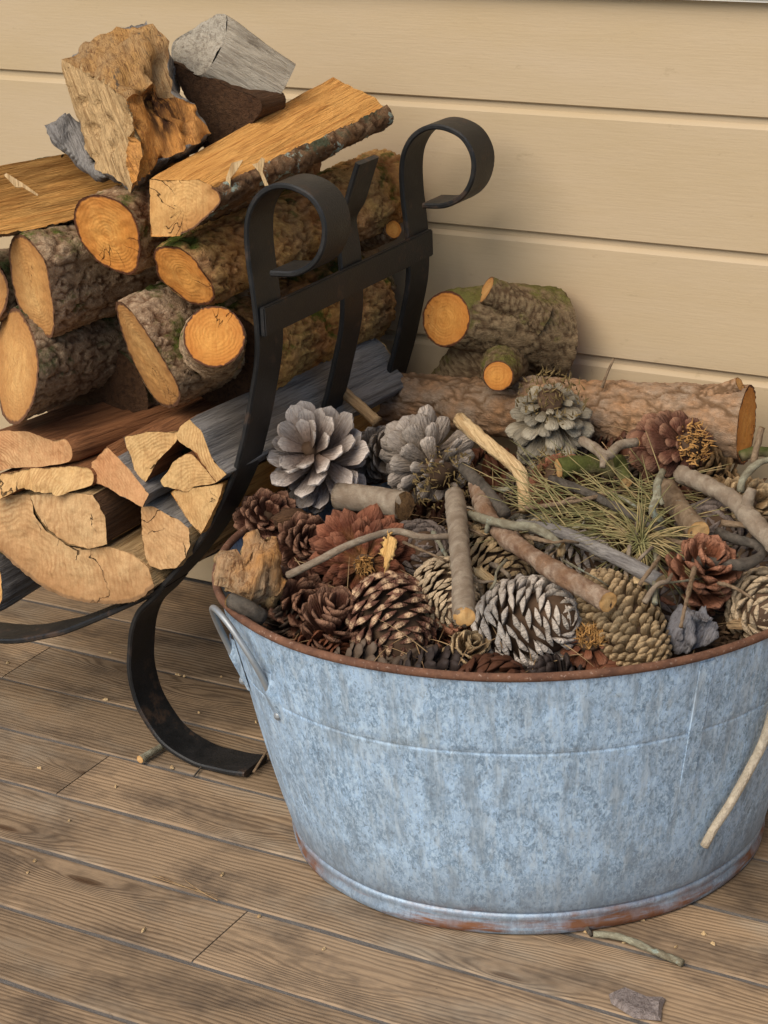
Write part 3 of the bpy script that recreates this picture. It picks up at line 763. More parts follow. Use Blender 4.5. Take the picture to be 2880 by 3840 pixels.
img_log('firewood_log', 'mossy dark round log half hidden behind the slanted cut logs', ellipse(-42, 630, 62, 75), 'b', 1.53, (.0, 1, .0), .30, mt(MB_DARK, ME_TAN), circ=True, seed=8)
# long split piece on top: orange split face, lichen covered bark
img_log('firewood_log', 'long split log with broad orange face and lichen covered bark below', Z2([(115, 1160), (290, 1172), (430, 1168), (520, 1210), (570, 1255), (560, 1330), (480, 1410), (390, 1490), (300, 1530), (110, 1535)]),
        'sssbbbbbss', 1.478, (.005, 1, .105), .305, mt(MB_LICH, ME_TAN, MS_ORANGE), cutn=(.05, -1, .1), seed=9, amp=.004, taper=1.0, twist=.42)
# split log at the left edge
img_log('firewood_log', 'split log with rippled orange face under the rotten block', [(-150, 470), (-135, 400), (-75, 375), (-70, 440), (-40, 515), (-110, 530)], 'gbssbb', 1.47, (.40, .9, .035), .25, mt(MB_DARK, ME_SPLIT, MS_ORANGE, MS_GREY), cutn=(-.2, -1, 0), seed=10)
# dark split piece behind the top block
img_log('firewood_log', 'dark brown split log in shade under the grey weathered piece', Z2([(225, 405), (400, 470), (640, 565), (830, 655), (770, 800), (490, 990), (350, 640)]), 'sssssss', 1.63, (.0, 1, -.02), .05, mt(MB_DARK, MS_DARKB, MS_DARKB), cutn=(.1, -1, .1), seed=12)
# reddish split piece
img_log('firewood_log', 'reddish brown split log lying on the big cracked half round', Z5([(-60, 230), (0, 200), (130, 200), (200, 212), (330, 258), (430, 262), (465, 370), (370, 420), (240, 440), (100, 440), (-60, 460)]), 'sssssssssss', 1.488, (.30, .95, .03), .32, mt(MB_DARK, ME_PINK, MS_BROWN), cutn=(-.1, -1, .05), seed=13)
# cluster of small splits at the right of the cradle
img_log('kindling_split', 'small squarish split with cracked orange end beside the grey slab', Z5([(800, 240), (890, 225), (950, 210), (1160, 200), (1145, 270), (1050, 370), (1020, 400), (940, 540), (890, 500), (850, 400), (820, 310)]), 'sssssssgggg', 1.488, (.04, 1, .02), .28, mt(MB_DARK, ME_SPLIT, MS_BROWN, MS_GREY), cutn=(-.1, -1, .1), seed=14)
img_log('kindling_split', 'wide grey weathered slab with cracked yellow end against the rack post', Z5([(1170, 180), (1230, 130), (1300, 200), (1340, 290), (1370, 370), (1420, 440), (1470, 480), (1400, 535), (1320, 430), (1250, 330), (1150, 250)]), 'sggggggssss', 1.482, (.08, 1, .0), .31, mt(MB_DARK, ME_SPLIT, MS_BROWN, MS_GREY), cutn=(-.15, -1, .1), seed=15)
img_log('kindling_split', 'wedge split with rough orange end below the grey slab', Z5([(1140, 390), (1230, 350), (1320, 440), (1400, 530), (1260, 560), (1200, 590), (1050, 540), (1090, 470)]), 'ssssssss', 1.487, (.05, 1, .0), .26, mt(MB_DARK, ME_SPLIT, MS_BROWN), cutn=(-.1, -1, .1), seed=16)
img_log('kindling_split', 'curved yellowish split with crossing cracks next to the rack bar', Z5([(1105, 600), (1250, 565), (1450, 540), (1430, 620), (1370, 750), (1300, 868), (1200, 760), (1140, 660)]), 'sssssggs', 1.484, (.05, 1, .0), .30, mt(MB_DARK, ME_SPLIT, MS_ORANGE, MS_TAN), cutn=(-.1, -1, .1), seed=17)
img_log('kindling_split', 'pale rounded split with plain sawn end resting on the iron hoop', Z5([(920, 700), (990, 690), (1150, 770), (1220, 830), (1240, 940), (1200, 1020), (1130, 1090), (1040, 1100), (970, 1070), (940, 980), (920, 880)]), 'gggssssssss', 1.486, (.03, 1, .02), .27, mt(MB_DARK, ME_BIG, MS_TAN, MS_GREY), cutn=(-.1, -1, .1), seed=18)
img_log('kindling_split', 'four sided split with smooth orange and cream end above the hollow', Z5([(595, 400), (690, 300), (760, 370), (840, 450), (900, 530), (965, 610), (930, 695), (780, 620), (700, 570), (575, 520)]), 'ssgggggsss', 1.484, (.03, 1, .03), .28, mt(MB_DARK, ME_PINK, MS_BROWN, MS_GREY), cutn=(-.12, -1, .1), seed=19)
# big half round at the bottom, split by a ring shake
img_log('firewood_log', 'big half round log with pale sawn face at the bottom of the rack', Z5([(-260, 700), (-150, 620), (0, 620), (190, 618), (232, 735), (310, 850), (430, 935), (570, 972), (705, 950), (850, 990), (960, 1080), (1000, 1210), (900, 1290), (780, 1315), (600, 1310), (400, 1270), (250, 1190), (100, 1060), (-60, 930)]), 'sssssssssssbbbbbbbb', 1.486, (.02, 1, .02), .30, mt(MB_GREY, ME_BIG, MS_TAN), cutn=(-.05, -1, .05), seed=20)
img_log('firewood_log', 'rounded heartwood block with ringed tan end sitting in the big half round', Z5([(196, 622), (300, 606), (420, 600), (605, 612), (680, 760), (697, 938), (572, 964), (435, 927), (318, 843), (240, 730)]), 'sssggsssss', 1.480, (.02, 1, .02), .26, mt(MB_GREY, ME_BIG, MS_TAN, MS_DARKB), cutn=(-.05, -1, .05), seed=21)
img_log('bark_slab', 'thin flaky bark slab with splintered orange edges on the half round', Z5([(-40, 500), (60, 470), (250, 445), (560, 440), (598, 540), (480, 580), (400, 606), (280, 592), (150, 570), (20, 630), (-40, 640)]), 'sssssssssss', 1.482, (.15, 1, .03), .27, mt(MB_DARK, ME_SPLIT, MS_BROWN), cutn=(-.05, -1, .3), seed=22, rough_end=.002, jag=.008)
img_log('firewood_log', 'grey weathered log lying on the hoop left of the half round', Z5([(-180, 1010), (-60, 970), (0, 1100), (12, 1200), (8, 1290), (-20, 1375), (-150, 1380), (-230, 1200)]), 'ggggggss', 1.50, (.02, 1, .02), .29, mt(MB_GREY, ME_TAN, MS_GREY, MS_GREY), cutn=(.1, -1, .05), seed=23)
# logs further back seen through the rack
c0 = py(690, 720, 1.60)
build_log('firewood_log', 'rough brown log at the back of the rack below the side rail', c0+np.array([-.10, -.02, -.03]), (.03, 1, .0), .235, [(.05*math.cos(t), .055*math.sin(t)) for t in np.linspace(0, 2*np.pi, 14, endpoint=False)], ['b']*14, (0, -1, 0), mt(MB_RUSTY, MS_DARKB), seed=24, amp=.005)
build_log('firewood_log', 'dark shaded log deep in the rack behind the small splits', np.array([-1.13, 1.53, .285]), (.02, 1, .0), .28, [(.04*math.cos(t), .045*math.sin(t)) for t in np.linspace(0, 2*np.pi, 14, endpoint=False)], ['b']*14, (0, -1, 0), mt(MB_DARK, MS_DARKB), seed=25)

# rotten block on top of the stack
def PV(L): return [py(x/3., y/3., Y) for x, y, Y in L]
V = PV([(410, 390, 1.535), (540, 290, 1.565), (690, 215, 1.575), (830, 150, 1.585), (950, 118, 1.59), (1108, 262, 1.59), (1120, 480, 1.575), (1180, 590, 1.57), (1270, 640, 1.575), (1380, 868, 1.575), (1230, 950, 1.535), (1050, 1060, 1.51), (845, 1248, 1.475), (620, 1098, 1.50), (520, 830, 1.525), (450, 640, 1.535),
        (690, 545, 1.505), (815, 640, 1.492), (870, 850, 1.485), (900, 1010, 1.48), (1000, 520, 1.535), (860, 330, 1.55)])
nb = len(V); sil = list(range(16))
cm_ = np.mean(V[:16], 0); V += [cm_+(p-cm_)*.8+FW*.10 for p in V[:16]]
F = [(0, 16, 17, 18, 19, 12, 13, 14, 15), (17, 20, 7, 8, 9, 10, 11, 12, 19, 18), (0, 1, 2, 21, 16), (16, 21, 20, 17), (2, 3, 4, 5, 21), (21, 5, 6, 7, 20)]
for i in range(16): F.append((i, nb+i, nb+(i+1) % 16, (i+1) % 16))
F.append(tuple(nb+i for i in range(16)))
ROT = split_mat('rotten_orange', (.68, .29, .06), (.54, .26, .08), (.24, .09, .025), stain=.1, staincol=(.05, .018, .007), sc=2, dent=True)
ROTT = split_mat('rotten_top', (.46, .245, .08), (.34, .225, .115), (.15, .065, .022), stain=.3, staincol=(.10, .07, .045), sc=2.5)
chunk('rotten_block', 'knobbly rotten split block with dark cavity perched on top of the stack', 'firewood', V, F, [MS_TAN, ROT, ROTT, MS_GREY], [0, 1, 2, 2, 2, 2]+[3]*16+[3], seed=31, amp=.0042, fine=.0020, freq=48, dents=[(py(1075/3., 610/3., 1.548), .034, .012), (py(1050/3., 780/3., 1.53), .022, .007), (py(1080/3., 400/3., 1.56), .022, .010), (py(640/3., 430/3., 1.53), .02, .006)], grain=camdir(-.35, .9, -.2), part_names=['split_face', 'rotten_face', 'weathered_top', 'outer_side'], cut=.004)
V = PV([(300, 820, 1.53), (350, 795, 1.53), (450, 740, 1.55), (520, 830, 1.55), (600, 1080, 1.53), (700, 1150, 1.52), (640, 1135, 1.52), (520, 1060, 1.53), (410, 960, 1.53), (330, 900, 1.53)])
n0 = len(V); cm_ = np.mean(V, 0); V += [cm_+(p-cm_)*.8+FW*.04 for p in V]
F = [tuple(range(n0))]+[(i, n0+i, n0+(i+1) % n0, (i+1) % n0) for i in range(n0)]+[tuple(n0+i for i in range(n0))]
chunk('bark_slab', 'curled charcoal grey bark slab leaning under the rotten block', 'bark', V, F, [MS_GREY], [0]*(n0+2), seed=32, amp=.006, grain=camdir(-.4, .8, -.2), part_names=['bark'], cut=.004)
# grey weathered broken piece behind
DRIFT = split_mat('driftwood', (.42, .37, .295), (.50, .43, .33), (.19, .15, .11), stain=.25, staincol=(.14, .11, .08), sc=2)
img_log('firewood_log', 'silvery weathered broken log behind the rotten block', Z2([(258, 275), (400, 180), (540, 100), (605, 112), (590, 250), (520, 400), (430, 488), (340, 450), (262, 420)]), 'ggggggggg', 1.645, camdir(.84, -.46, -.30), .088, mt(MB_DARK, DRIFT, DRIFT, DRIFT), cutn=camdir(-.5, .25, .85), seed=33, rough_end=.0012, jag=.003, taper=.82)
build_log('firewood_log', 'dark bark log in the shadow between the mossy log and the red split', py(200, 850, 1.585), (.02, 1, .0), .26, [(.06*math.cos(t), .07*math.sin(t)) for t in np.linspace(0, 2*np.pi, 14, endpoint=False)], ['b']*14, (0, -1, 0), mt(MB_DARK, MS_DARKB), seed=26)

# ================================================================== what fills the tub
def cone_mat(name, base, mid, tip, p1=.45, p2=.9, edge=None):
    m = Mat(name, .7, spec=.25); sx = m.node('ShaderNodeSeparateXYZ'); m.L.new(m.co(), sx.inputs[0])
    w = m.math('MULTIPLY', m.rnd(), 43.0)
    y = m.math('ADD', sx.outputs[1], m.math('MULTIPLY', m.math('SUBTRACT', m.noise(5, detail=4, w=w), .5), .22))
    c = m.ramp(y, [(.12, base), (p1, mid), (p2, tip)])
    st = m.noise((22, 3, 3), detail=4, w=w)
    c = m.mix(m.math('MULTIPLY', m.rampf(st, .45, .72), .5), c, tuple(k*.45 for k in mid))
    h = m.node('ShaderNodeHueSaturation'); m.put(h.inputs['Value'], m.math('ADD', m.math('MULTIPLY', m.rnd(), .55), .72)); m.put(h.inputs['Color'], c)
    m.color(h.outputs[0]); m.bump(m.noise((16, 4, 6), detail=4, w=w), .5, .05)
    return m.m
CM_GREY = cone_mat('cone_grey', (.12, .07, .045), (.29, .21, .165), (.63, .54, .47), .52, .97)
CM_GREYB = cone_mat('cone_grey_dull', (.09, .06, .04), (.25, .19, .14), (.43, .36, .30), .5, .95)
CM_MOSSY = cone_mat('cone_mossy', (.07, .05, .03), (.19, .15, .095), (.33, .285, .21), .45, .9)
CM_CHEST = cone_mat('cone_chestnut', (.06, .022, .010), (.095, .033, .018), (.26, .135, .08), .72, 1.02)
CM_RED = cone_mat('cone_red', (.27, .12, .04), (.13, .036, .016), (.27, .105, .055), .70, 1.02)
CM_PALE = cone_mat('cone_pale_tips', (.07, .03, .018), (.15, .065, .04), (.66, .44, .26), .93, 1.0)
CM_OCHRE = cone_mat('cone_ochre', (.12, .07, .03), (.30, .185, .085), (.44, .31, .17), .6, 1.0)
CM_BUFF = cone_mat('cone_buff', (.16, .10, .05), (.36, .25, .14), (.52, .39, .25), .6, 1.0)
CM_WHITE = cone_mat('cone_white', (.12, .075, .05), (.34, .265, .20), (.55, .475, .40), .6, .98)
CM_DARK = cone_mat('cone_dark', (.035, .024, .02), (.10, .072, .06), (.20, .155, .13), .5, 1.0)
CM_RUST = cone_mat('cone_rust', (.13, .045, .02), (.20, .07, .033), (.31, .14, .08), .6, 1.0)
m = Mat('cone_core', .9, spec=.1); m.color(m.mix(m.noise(180, detail=4), (.11, .066, .04), (.05, .03, .018))); CORE = m.m
m = Mat('fibre_yellow', .9, spec=.1); m.color(m.mix(m.noise(260, detail=4), (.52, .29, .10), (.28, .14, .045))); FIB_Y = m.m
m = Mat('fibre_dark', .9, spec=.1); m.color(m.mix(m.noise(160, detail=4), (.12, .085, .04), (.22, .15, .06))); FIB_D = m.m

def scale_mesh(kind):
    """one cone scale, unit long: y outwards, z the inner side"""
    if kind == 'open':     # thin spoon with a rounded tip
        S = [0, .25, .5, .72, .88, .97, 1.0]; W = [.10, .14, .19, .235, .25, .19, .07]; T = [.06, .06, .06, .08, .11, .085, .03]; curve = .14; cup = .07
    elif kind == 'pointed':
        S = [0, .3, .58, .76, .88, .96, 1.0]; W = [.10, .14, .18, .215, .21, .14, .05]; T = [.06, .06, .07, .12, .15, .10, .03]; curve = .10; cup = .04
    else:                  # closed: thick blunt shield end
        S = [0, .35, .65, .82, .93, .985, 1.0]; W = [.12, .20, .30, .36, .33, .20, .06]; T = [.05, .07, .10, .16, .19, .12, .03]; curve = .06; cup = .02
    xs = [-1, -.55, 0, .55, 1]; V = []
    for side in (1, -1):
        for s, w, t in zip(S, W, T):
            for x in xs:
                prof = (1-abs(x)**2.2)
                z = curve*s*s - cup*(1-x*x)*s*.6 + side*t*.5*max(prof, .06)
                yy = s - .06*s*x*x
                if kind != 'open' and side < 0 and .8 < s < .95 and abs(x) < .3: z -= .03
                V.append((x*w, yy, z))
    n = len(xs); k = len(S); F = []
    for j in range(k-1):
        for i in range(n-1):
            a = j*n+i; F.append((a, a+1, a+n+1, a+n)); b = a+n*k; F.append((b, b+n, b+n+1, b+1))
        F.append((j*n, j*n+n, j*n+n+n*k, j*n+n*k)); F.append((j*n+n-1, j*n+n-1+n*k, j*n+2*n-1+n*k, j*n+2*n-1))
    e = (k-1)*n
    for i in range(n-1): F.append((e+i, e+i+1, e+i+1+n*k, e+i+n*k))
    return np.array(V), F
SCALES = {}
def scale_obj(kind, mat):
    key = (kind, mat.name)
    if key not in SCALES:
        V, F = scale_mesh(kind); me = bpy.data.meshes.new('scale'); me.from_pydata(V.tolist(), [], F); me.materials.append(mat)
        me.polygons.foreach_set('use_smooth', np.full(len(me.polygons), True)); me.set_sharp_from_angle(angle=math.radians(50)); SCALES[key] = me
    return SCALES[key]
def pine_cone(label, pos, tip, L, R, n, kind, mat, phi=(100, 25), core='fibre', joined=False, seed=0, wide=1.0, skip=None, group=None, corer=.22, lenf=1.0, fibre=None, fib_r=.4):
    rr = random.Random(seed*13+5); a = Vector(tip).normalized(); M = frame(pos, a); root = empty('pine_cone', M, label, 'pine cone', group)
    zs = np.linspace(-.5, .5, 12)*L*.94; V = []
    closed = kind == 'closed' or phi[0] < 80
    def Rp(t):
        if closed: return R*math.sqrt(max(.02, 1-((t-.45)/.53)**2))
        return R*(.32+.68*math.sin(math.pi*(.07+.83*t)))
    for z in zs:
        t = z/L+.5; r = (R*corer*(1.15-.85*t)+.0015) if not closed else Rp(t)*.72
        for i in range(12): V.append((r*math.cos(i*math.pi/6), r*math.sin(i*math.pi/6), z))
    mesh_obj('core', np.array(V), quads(12, 12)+[tuple(range(11, -1, -1)), tuple(range(11*12, 12*12))], CORE, root)
    me = scale_obj(kind, mat); JV, JF = [], []
    if joined: SV, SF = scale_mesh(kind)
    for i in range(n):
        t = (i+.5)/n; th = i*2.39996+rr.uniform(-.15, .15)
        if rr.random() < .035: continue
        if skip and skip(t, th): continue
        ph = math.radians(phi[0]+(phi[1]-phi[0])*t**.85+rr.gauss(0, 6))
        rc = R*corer*(1.1-.8*t); rp = Rp(t)
        if closed: h = (t-.5)*L*.92; Ls = .62*R
        else: h = (t-.5)*L*.9; Ls = (rp-rc)*1.0
        Ls *= lenf*rr.uniform(.88, 1.08); Wd = (Ls if not closed else .74*R*math.sqrt(110.0/n))*wide*rr.uniform(.9, 1.1)
        rad = Vector((math.cos(th), math.sin(th), 0)); ax = Vector((0, 0, 1))
        d = ax*math.cos(ph)+rad*math.sin(ph); nz = ax*math.sin(ph)-rad*math.cos(ph); x = d.cross(nz)
        if closed:
            la = math.radians(phi[0]*.55+28*(.42-t)); d = rad*math.sin(la+.35)+ax*math.cos(la+.35); nz = ax*math.sin(la+.35)-rad*math.cos(la+.35); x = d.cross(nz)
        tw = rr.gauss(0, .16); x2 = x*math.cos(tw)+nz*math.sin(tw); n2 = nz*math.cos(tw)-x*math.sin(tw)
        o = rad*rc*.6+ax*h if not closed else rad*rp+ax*h-d*Ls*.93; tz = min(Wd, Ls) if not closed else Wd
        Mx = Matrix(((x2.x*Wd, d.x*Ls, n2.x*tz, o.x), (x2.y*Wd, d.y*Ls, n2.y*tz, o.y), (x2.z*Wd, d.z*Ls, n2.z*tz, o.z), (0, 0, 0, 1)))
        if joined:
            A = np.array(Mx); JF += [tuple(k+len(JV)*len(SV) for k in f) for f in SF]; JV.append(SV@A[:3, :3].T+A[:3, 3])
        else:
            so = bpy.data.objects.new('scale', me); COL.objects.link(so); so.parent = root; so.matrix_basis = Mx
    if joined: mesh_obj('scales', np.vstack(JV), JF, mat, root)['kind'] = 'stuff'
    if fibre:       # torn stalk end: a tuft of short fibres
        FV, FF = [], []
        for k in range(150):
            u = rr.random()**.5*R*fib_r; th = rr.uniform(0, 6.28); p = np.array([u*math.cos(th), u*math.sin(th), -L*.46+rr.uniform(-.004, .002)])
            d = np.array([rr.gauss(0, .55), rr.gauss(0, .55), -1]); d /= np.linalg.norm(d); l = rr.uniform(.004, .011); wv = np.cross(d, [rr.gauss(0, 1), rr.gauss(0, 1), rr.gauss(0, 1)]); wv = wv/np.linalg.norm(wv)*.0011; w3 = np.cross(d, wv)
            b = len(FV); FV += [p+wv, p-wv*.5+w3*.8, p-wv*.5-w3*.8, p+d*l]; FF += [(b, b+1, b+3), (b+1, b+2, b+3), (b+2, b, b+3)]
        mesh_obj('stalk_fibres', FV, FF, fibre, root, smooth=False)['kind'] = 'stuff'
    return root
def at(x, y, z): return pz(x, y, z)

pine_cone('wide open silver grey pine cone beside the rack, its tip turned up', at(692, 998, .312), camdir(-.28, .34, .9), .085, .060, 66, 'open', CM_GREY, (128, 38), seed=1, wide=.85)
pine_cone('weathered grey pine cone showing its dark crumbling stalk end', at(925, 995, .315), camdir(-.38, .45, -.8), .075, .052, 64, 'open', CM_GREYB, (118, 50), seed=2, wide=.95, fibre=FIB_D, fib_r=.62)
pine_cone('mossy grey brown pine cone with shaggy stalk end against the long log', at(1188, 912, .338), camdir(.05, -.62, -.75), .075, .047, 100, 'open', CM_MOSSY, (112, 50), seed=3, fibre=FIB_D, fib_r=.75)
pine_cone('dark brown open pine cone with yellow torn stalk in front of the long log', at(1462, 968, .330), camdir(-.42, -.12, -.9), .06, .047, 84, 'open', CM_CHEST, (105, 45), seed=4, wide=1.05, fibre=FIB_Y, fib_r=.42)
pine_cone('red brown pine cone seen from below under the thin curved twig', at(782, 1208, .272), camdir(-.08, .16, -.98), .055, .052, 125, 'pointed', CM_RED, (106, 62), seed=5, wide=.82, corer=.14, fibre=FIB_Y, fib_r=.13)
pine_cone('brown pine cone with cream tipped scales at the front rim', at(848, 1345, .258), camdir(.30, -.62, .72), .088, .039, 130, 'closed', CM_PALE, (62, 26), seed=6)
pine_cone('closed buff pine cone under the end of the grey stick', at(968, 1288, .272), camdir(.32, -.45, .84), .075, .031, 230, 'closed', CM_BUFF, (58, 20), seed=7, wide=1.1)
pine_cone('large whitish pine cone with thick blunt scales near the front rim', at(1146, 1352, .262), camdir(.72, .25, .62), .095, .044, 200, 'closed', CM_WHITE, (80, 30), seed=8, wide=1.05)
pine_cone('ochre closed pine cone behind the peeling stick', at(1075, 1212, .272), camdir(.35, -.55, .7), .08, .036, 210, 'closed', CM_OCHRE, (58, 20), seed=9, wide=1.1)
pine_cone('ochre closed pine cone with a torn yellow stalk over the front rim', at(1338, 1338, .266), camdir(-.55, .80, -.25), .108, .033, 280, 'closed', CM_OCHRE, (58, 20), seed=10, wide=1.1, fibre=FIB_Y, fib_r=.35)
pine_cone('chestnut open pine cone tucked under the rotten stump', at(640, 1315, .238), camdir(.25, .1, .9), .075, .045, 84, 'pointed', CM_CHEST, (95, 30), seed=11)
pine_cone('dark chestnut pine cone with upturned thin scales by the left rim', at(722, 1385, .236), camdir(.1, .75, .6), .07, .044, 76, 'open', CM_CHEST, (85, 25), seed=12)
pine_cone('small brown pine cone with petal like scales low at the rim', at(1005, 1425, .238), camdir(.2, .55, .8), .05, .029, 60, 'open', CM_OCHRE, (85, 20), seed=13, wide=1.15)
pine_cone('broken rusty pine cone with splayed scales and orange stalk at the rim', at(1268, 1415, .238), camdir(.0, -.55, -.75), .06, .040, 80, 'open', CM_RUST, (90, 45), seed=14, fibre=FIB_Y, fib_r=.28)
pine_cone('rust red open pine cone with pointed scales beside the grey bark piece', at(1508, 1262, .272), camdir(.12, .55, .8), .08, .046, 84, 'pointed', CM_RUST, (92, 22), seed=15, wide=1.15)
pine_cone('charcoal dark pine cone between the ochre cone and the rusty cone', at(1425, 1300, .252), camdir(.4, .2, .8), .06, .032, 90, 'closed', CM_DARK, (65, 30), seed=16)
pine_cone('closed buff pine cone lying against the right rim', at(1655, 1315, .256), camdir(-.1, -.1, .97), .075, .035, 150, 'closed', CM_BUFF, (55, 18), seed=17)
pine_cone('dark grey closed pine cone above the buff cone at the right', at(1622, 1248, .262), camdir(.4, .2, .85), .075, .036, 130, 'closed', CM_DARK, (60, 20), seed=18)
pine_cone('grey pine cone with red gnawed patch beside the split stick end', at(1258, 1225, .262), camdir(.5, .3, .75), .07, .034, 120, 'closed', CM_GREYB, (66, 25), seed=19)
pine_cone('dull dark pine cone between the red cone and the buff cone', at(905, 1205, .258), camdir(.1, .4, .9), .075, .037, 120, 'closed', CM_DARK, (70, 25), seed=20)
pine_cone('grey brown pine cone half under the lichen twig', at(1150, 1185, .262), camdir(.3, .5, .8), .07, .036, 120, 'closed', CM_MOSSY, (70, 25), seed=21)
pine_cone('reddish brown shaggy pine cone behind the pale snapped branch', at(1208, 1043, .300), camdir(.2, -.3, -.9), .06, .036, 84, 'open', CM_RUST, (100, 40), seed=22, fibre=FIB_D, fib_r=.7)
pine_cone('chestnut pine cone jammed between rotten stump and rack side of the rim', at(575, 1135, .262), camdir(.1, .3, .9), .07, .042, 70, 'pointed', CM_CHEST, (92, 28), seed=28)
pine_cone('dark red pine cone in shade behind the rotten stump', at(660, 1185, .262), camdir(.2, .2, .95), .07, .04, 90, 'pointed', CM_CHEST, (90, 30), seed=23)
pine_cone('grey pine cone wedged between the two big grey cones', at(812, 985, .292), camdir(.4, .1, .9), .07, .038, 80, 'open', CM_GREYB, (95, 30), seed=24)
pine_cone('brown pine cone at the right edge under the thick grey branch', at(1590, 1105, .292), camdir(.3, .2, .9), .075, .04, 90, 'pointed', CM_OCHRE, (90, 30), seed=25)
pine_cone('dull brown pine cone behind the lichen spotted branch', at(1545, 1165, .278), camdir(-.3, .4, .85), .07, .04, 110, 'closed', CM_DARK, (75, 28), seed=26)
pine_cone('rusty pine cone low beside the dark chestnut cone', at(935, 1385, .232), camdir(.5, .5, .6), .06, .034, 80, 'pointed', CM_RUST, (90, 30), seed=27)
FG = 'pine cones deep in the heap'
rr = random.Random(3); cnt = 0
def mound(x, y):                       # top of the loose filling: higher towards the back
    return .222+.075*float(sstep(-.02, .20, (y-TY)*.8+(x-TX)*.1))
for ring, (rad, k) in enumerate(((.05, 4), (.12, 9), (.19, 14), (.222, 9), (.218, 9))):
    for i in range(k):
        t = 6.283*i/k+ring*.5
        if ring == 3: t = .3+2.4*i/k
        if ring == 4: t = 2.5+2.6*i/k
        p = np.array(oval(rad, t, .2))+np.array([TX, TY, 0]); p[2] = mound(p[0], p[1])-.012+rr.uniform(-.01, .008)+(.016 if ring > 2 else 0)
        pine_cone('brown pine cone mostly buried under the top layer of the heap', p, (rr.gauss(0, 1), rr.gauss(0, 1), abs(rr.gauss(0, .6))), .065, .034, 84, rr.choice(['pointed', 'closed', 'open']), rr.choice([CM_DARK, CM_CHEST, CM_OCHRE, CM_RUST, CM_GREYB]), (85, 28), joined=True, seed=60+cnt, group=FG); cnt += 1
# loose litter under the cones
FV, FF = [], []
for k in range(6500):
    r = .236*math.sqrt(rr.random()); t = rr.uniform(0, 6.283); p = np.array(oval(r, t, .2))+np.array([TX, TY, 0]); p[2] = mound(p[0], p[1])+rr.uniform(-.012, .012)
    d = np.array([rr.gauss(0, 1), rr.gauss(0, 1), rr.gauss(0, .4)]); d /= np.linalg.norm(d); l = rr.uniform(.004, .018); wv = np.cross(d, [rr.gauss(0, .4), rr.gauss(0, .4), 1]); wv = wv/np.linalg.norm(wv)*rr.uniform(.0008, .0035); b = len(FV)
    up = np.cross(wv, d); up = up/np.linalg.norm(up)*.0012
    FV += [p-wv, p+wv, p+d*l+wv*.6+up, p+d*l-wv*.6+up, p+d*l*.5+up*2]; FF += [(b, b+1, b+4), (b+1, b+2, b+4), (b+2, b+3, b+4), (b+3, b, b+4)]
m = Mat('litter', .9, spec=.1); m.color(m.ramp(m.noise(90, detail=3), [(.3, (.03, .018, .012)), (.55, (.10, .06, .035)), (.75, (.22, .14, .08))]))
LITTER = m.m
n_ = 64; FB = len(FV)
for j in range(14):
    for i in range(n_):
        q = np.array(oval(.244*(j+.01)/13, 6.2832*i/n_, .2))+np.array([TX, TY, 0]); q[2] = mound(q[0], q[1])-.008+.004*math.sin(i*1.7+j*2.3); FV.append(q)
FF += [tuple(FB+k for k in f) for f in quads(n_, 14)]
lit = mesh_obj('cone_litter', FV, FF, LITTER, smooth=False); tag(lit, 'dark crumbs of bark and scales filling gaps between the cones', 'litter', kind='stuff')

# ---- logs lying on the heap
p0, p1 = py(1612, 920, 1.775), py(822, 862, 1.79)
ax = p1-p0; Ln = np.linalg.norm(ax)
LL = build_log('branch_log', 'long reddish barked branch log lying across the back of the tub', p0, ax, Ln, [(.0385*math.cos(t)*(1+.05*math.sin(3*t)), .0370*math.sin(t)) for t in np.linspace(0, 2*np.pi, 14, endpoint=False)], ['b']*14, (.97, .10, .0), mt(MB_RED, ME_FRESH), cat='log', seed=41, taper=.70, amp=.0035, plate=.016, jag=.0008)
q = py(1598, 830, 1.77); stub(LL, q+np.array([-.035, .0, -.02]), q, .009, .007, mt(MB_RED, ME_TAN), 42, .001)
ML = img_log('branch_log', 'short mossy forked log with bright orange cut end on the long log', ellipse(964, 689, 51, 60, .1), 'b', 1.770, (.62, .76, -.08), .125, mt(MB_MOSS, ME_FRESH), cat='log', circ=True, seed=43, taper=1.75, amp=.0035, plate=.010, bend=(-.022, .0), jag=.0008)
q = py(1076, 812, 1.735); stub(ML, q+FW*.085+UP*.022+RT*.012, q, .026, .0150, mt(MB_MOSS, ME_FRESH), 44, .002)
q = py(985, 856, 1.822); stub(ML, py(1075, 718, 1.822), q, .034, .033, mt(MB_MOSS, MB_MOSS), 46, .0025)
q = py(1050, 626, 1.785); stub(ML, q+np.array([.045, .035, -.035]), q, .019, .0145, mt(MB_MOSS, ME_TAN), 45, .0016)

# ---- sticks and twigs on the heap
TWIG_GREY = bark_mat('twig_grey', (.285, .245, .20), (.20, .16, .125), (.13, .095, .07), moss=.0, scale=3)
TWIG_BROWN = bark_mat('twig_brown', (.19, .135, .09), (.27, .20, .14), (.08, .05, .03), moss=.0, scale=3)
TWIG_LICH = bark_mat('twig_lichen', (.28, .28, .22), (.17, .15, .11), (.10, .085, .06), moss=.0, lichen=.5, scale=3)
TWIG_MOSS = bark_mat('twig_moss', (.16, .14, .07), (.20, .17, .10), (.06, .045, .025), moss=.9, mosscol=(.11, .12, .03), scale=3)
TWIG_DARK = bark_mat('twig_dark', (.075, .068, .06), (.12, .10, .085), (.03, .024, .02), moss=.0, scale=3)
TWIG_PEEL = bark_mat('twig_peeling', (.31, .25, .20), (.17, .10, .06), (.10, .055, .035), moss=.0, scale=1.6)
PALE = split_mat('pale_wood', (.62, .42, .21), (.68, .50, .28), (.34, .19, .075))
TAN_STK = split_mat('barkless_stick', (.46, .30, .15), (.36, .24, .13), (.20, .11, .05))
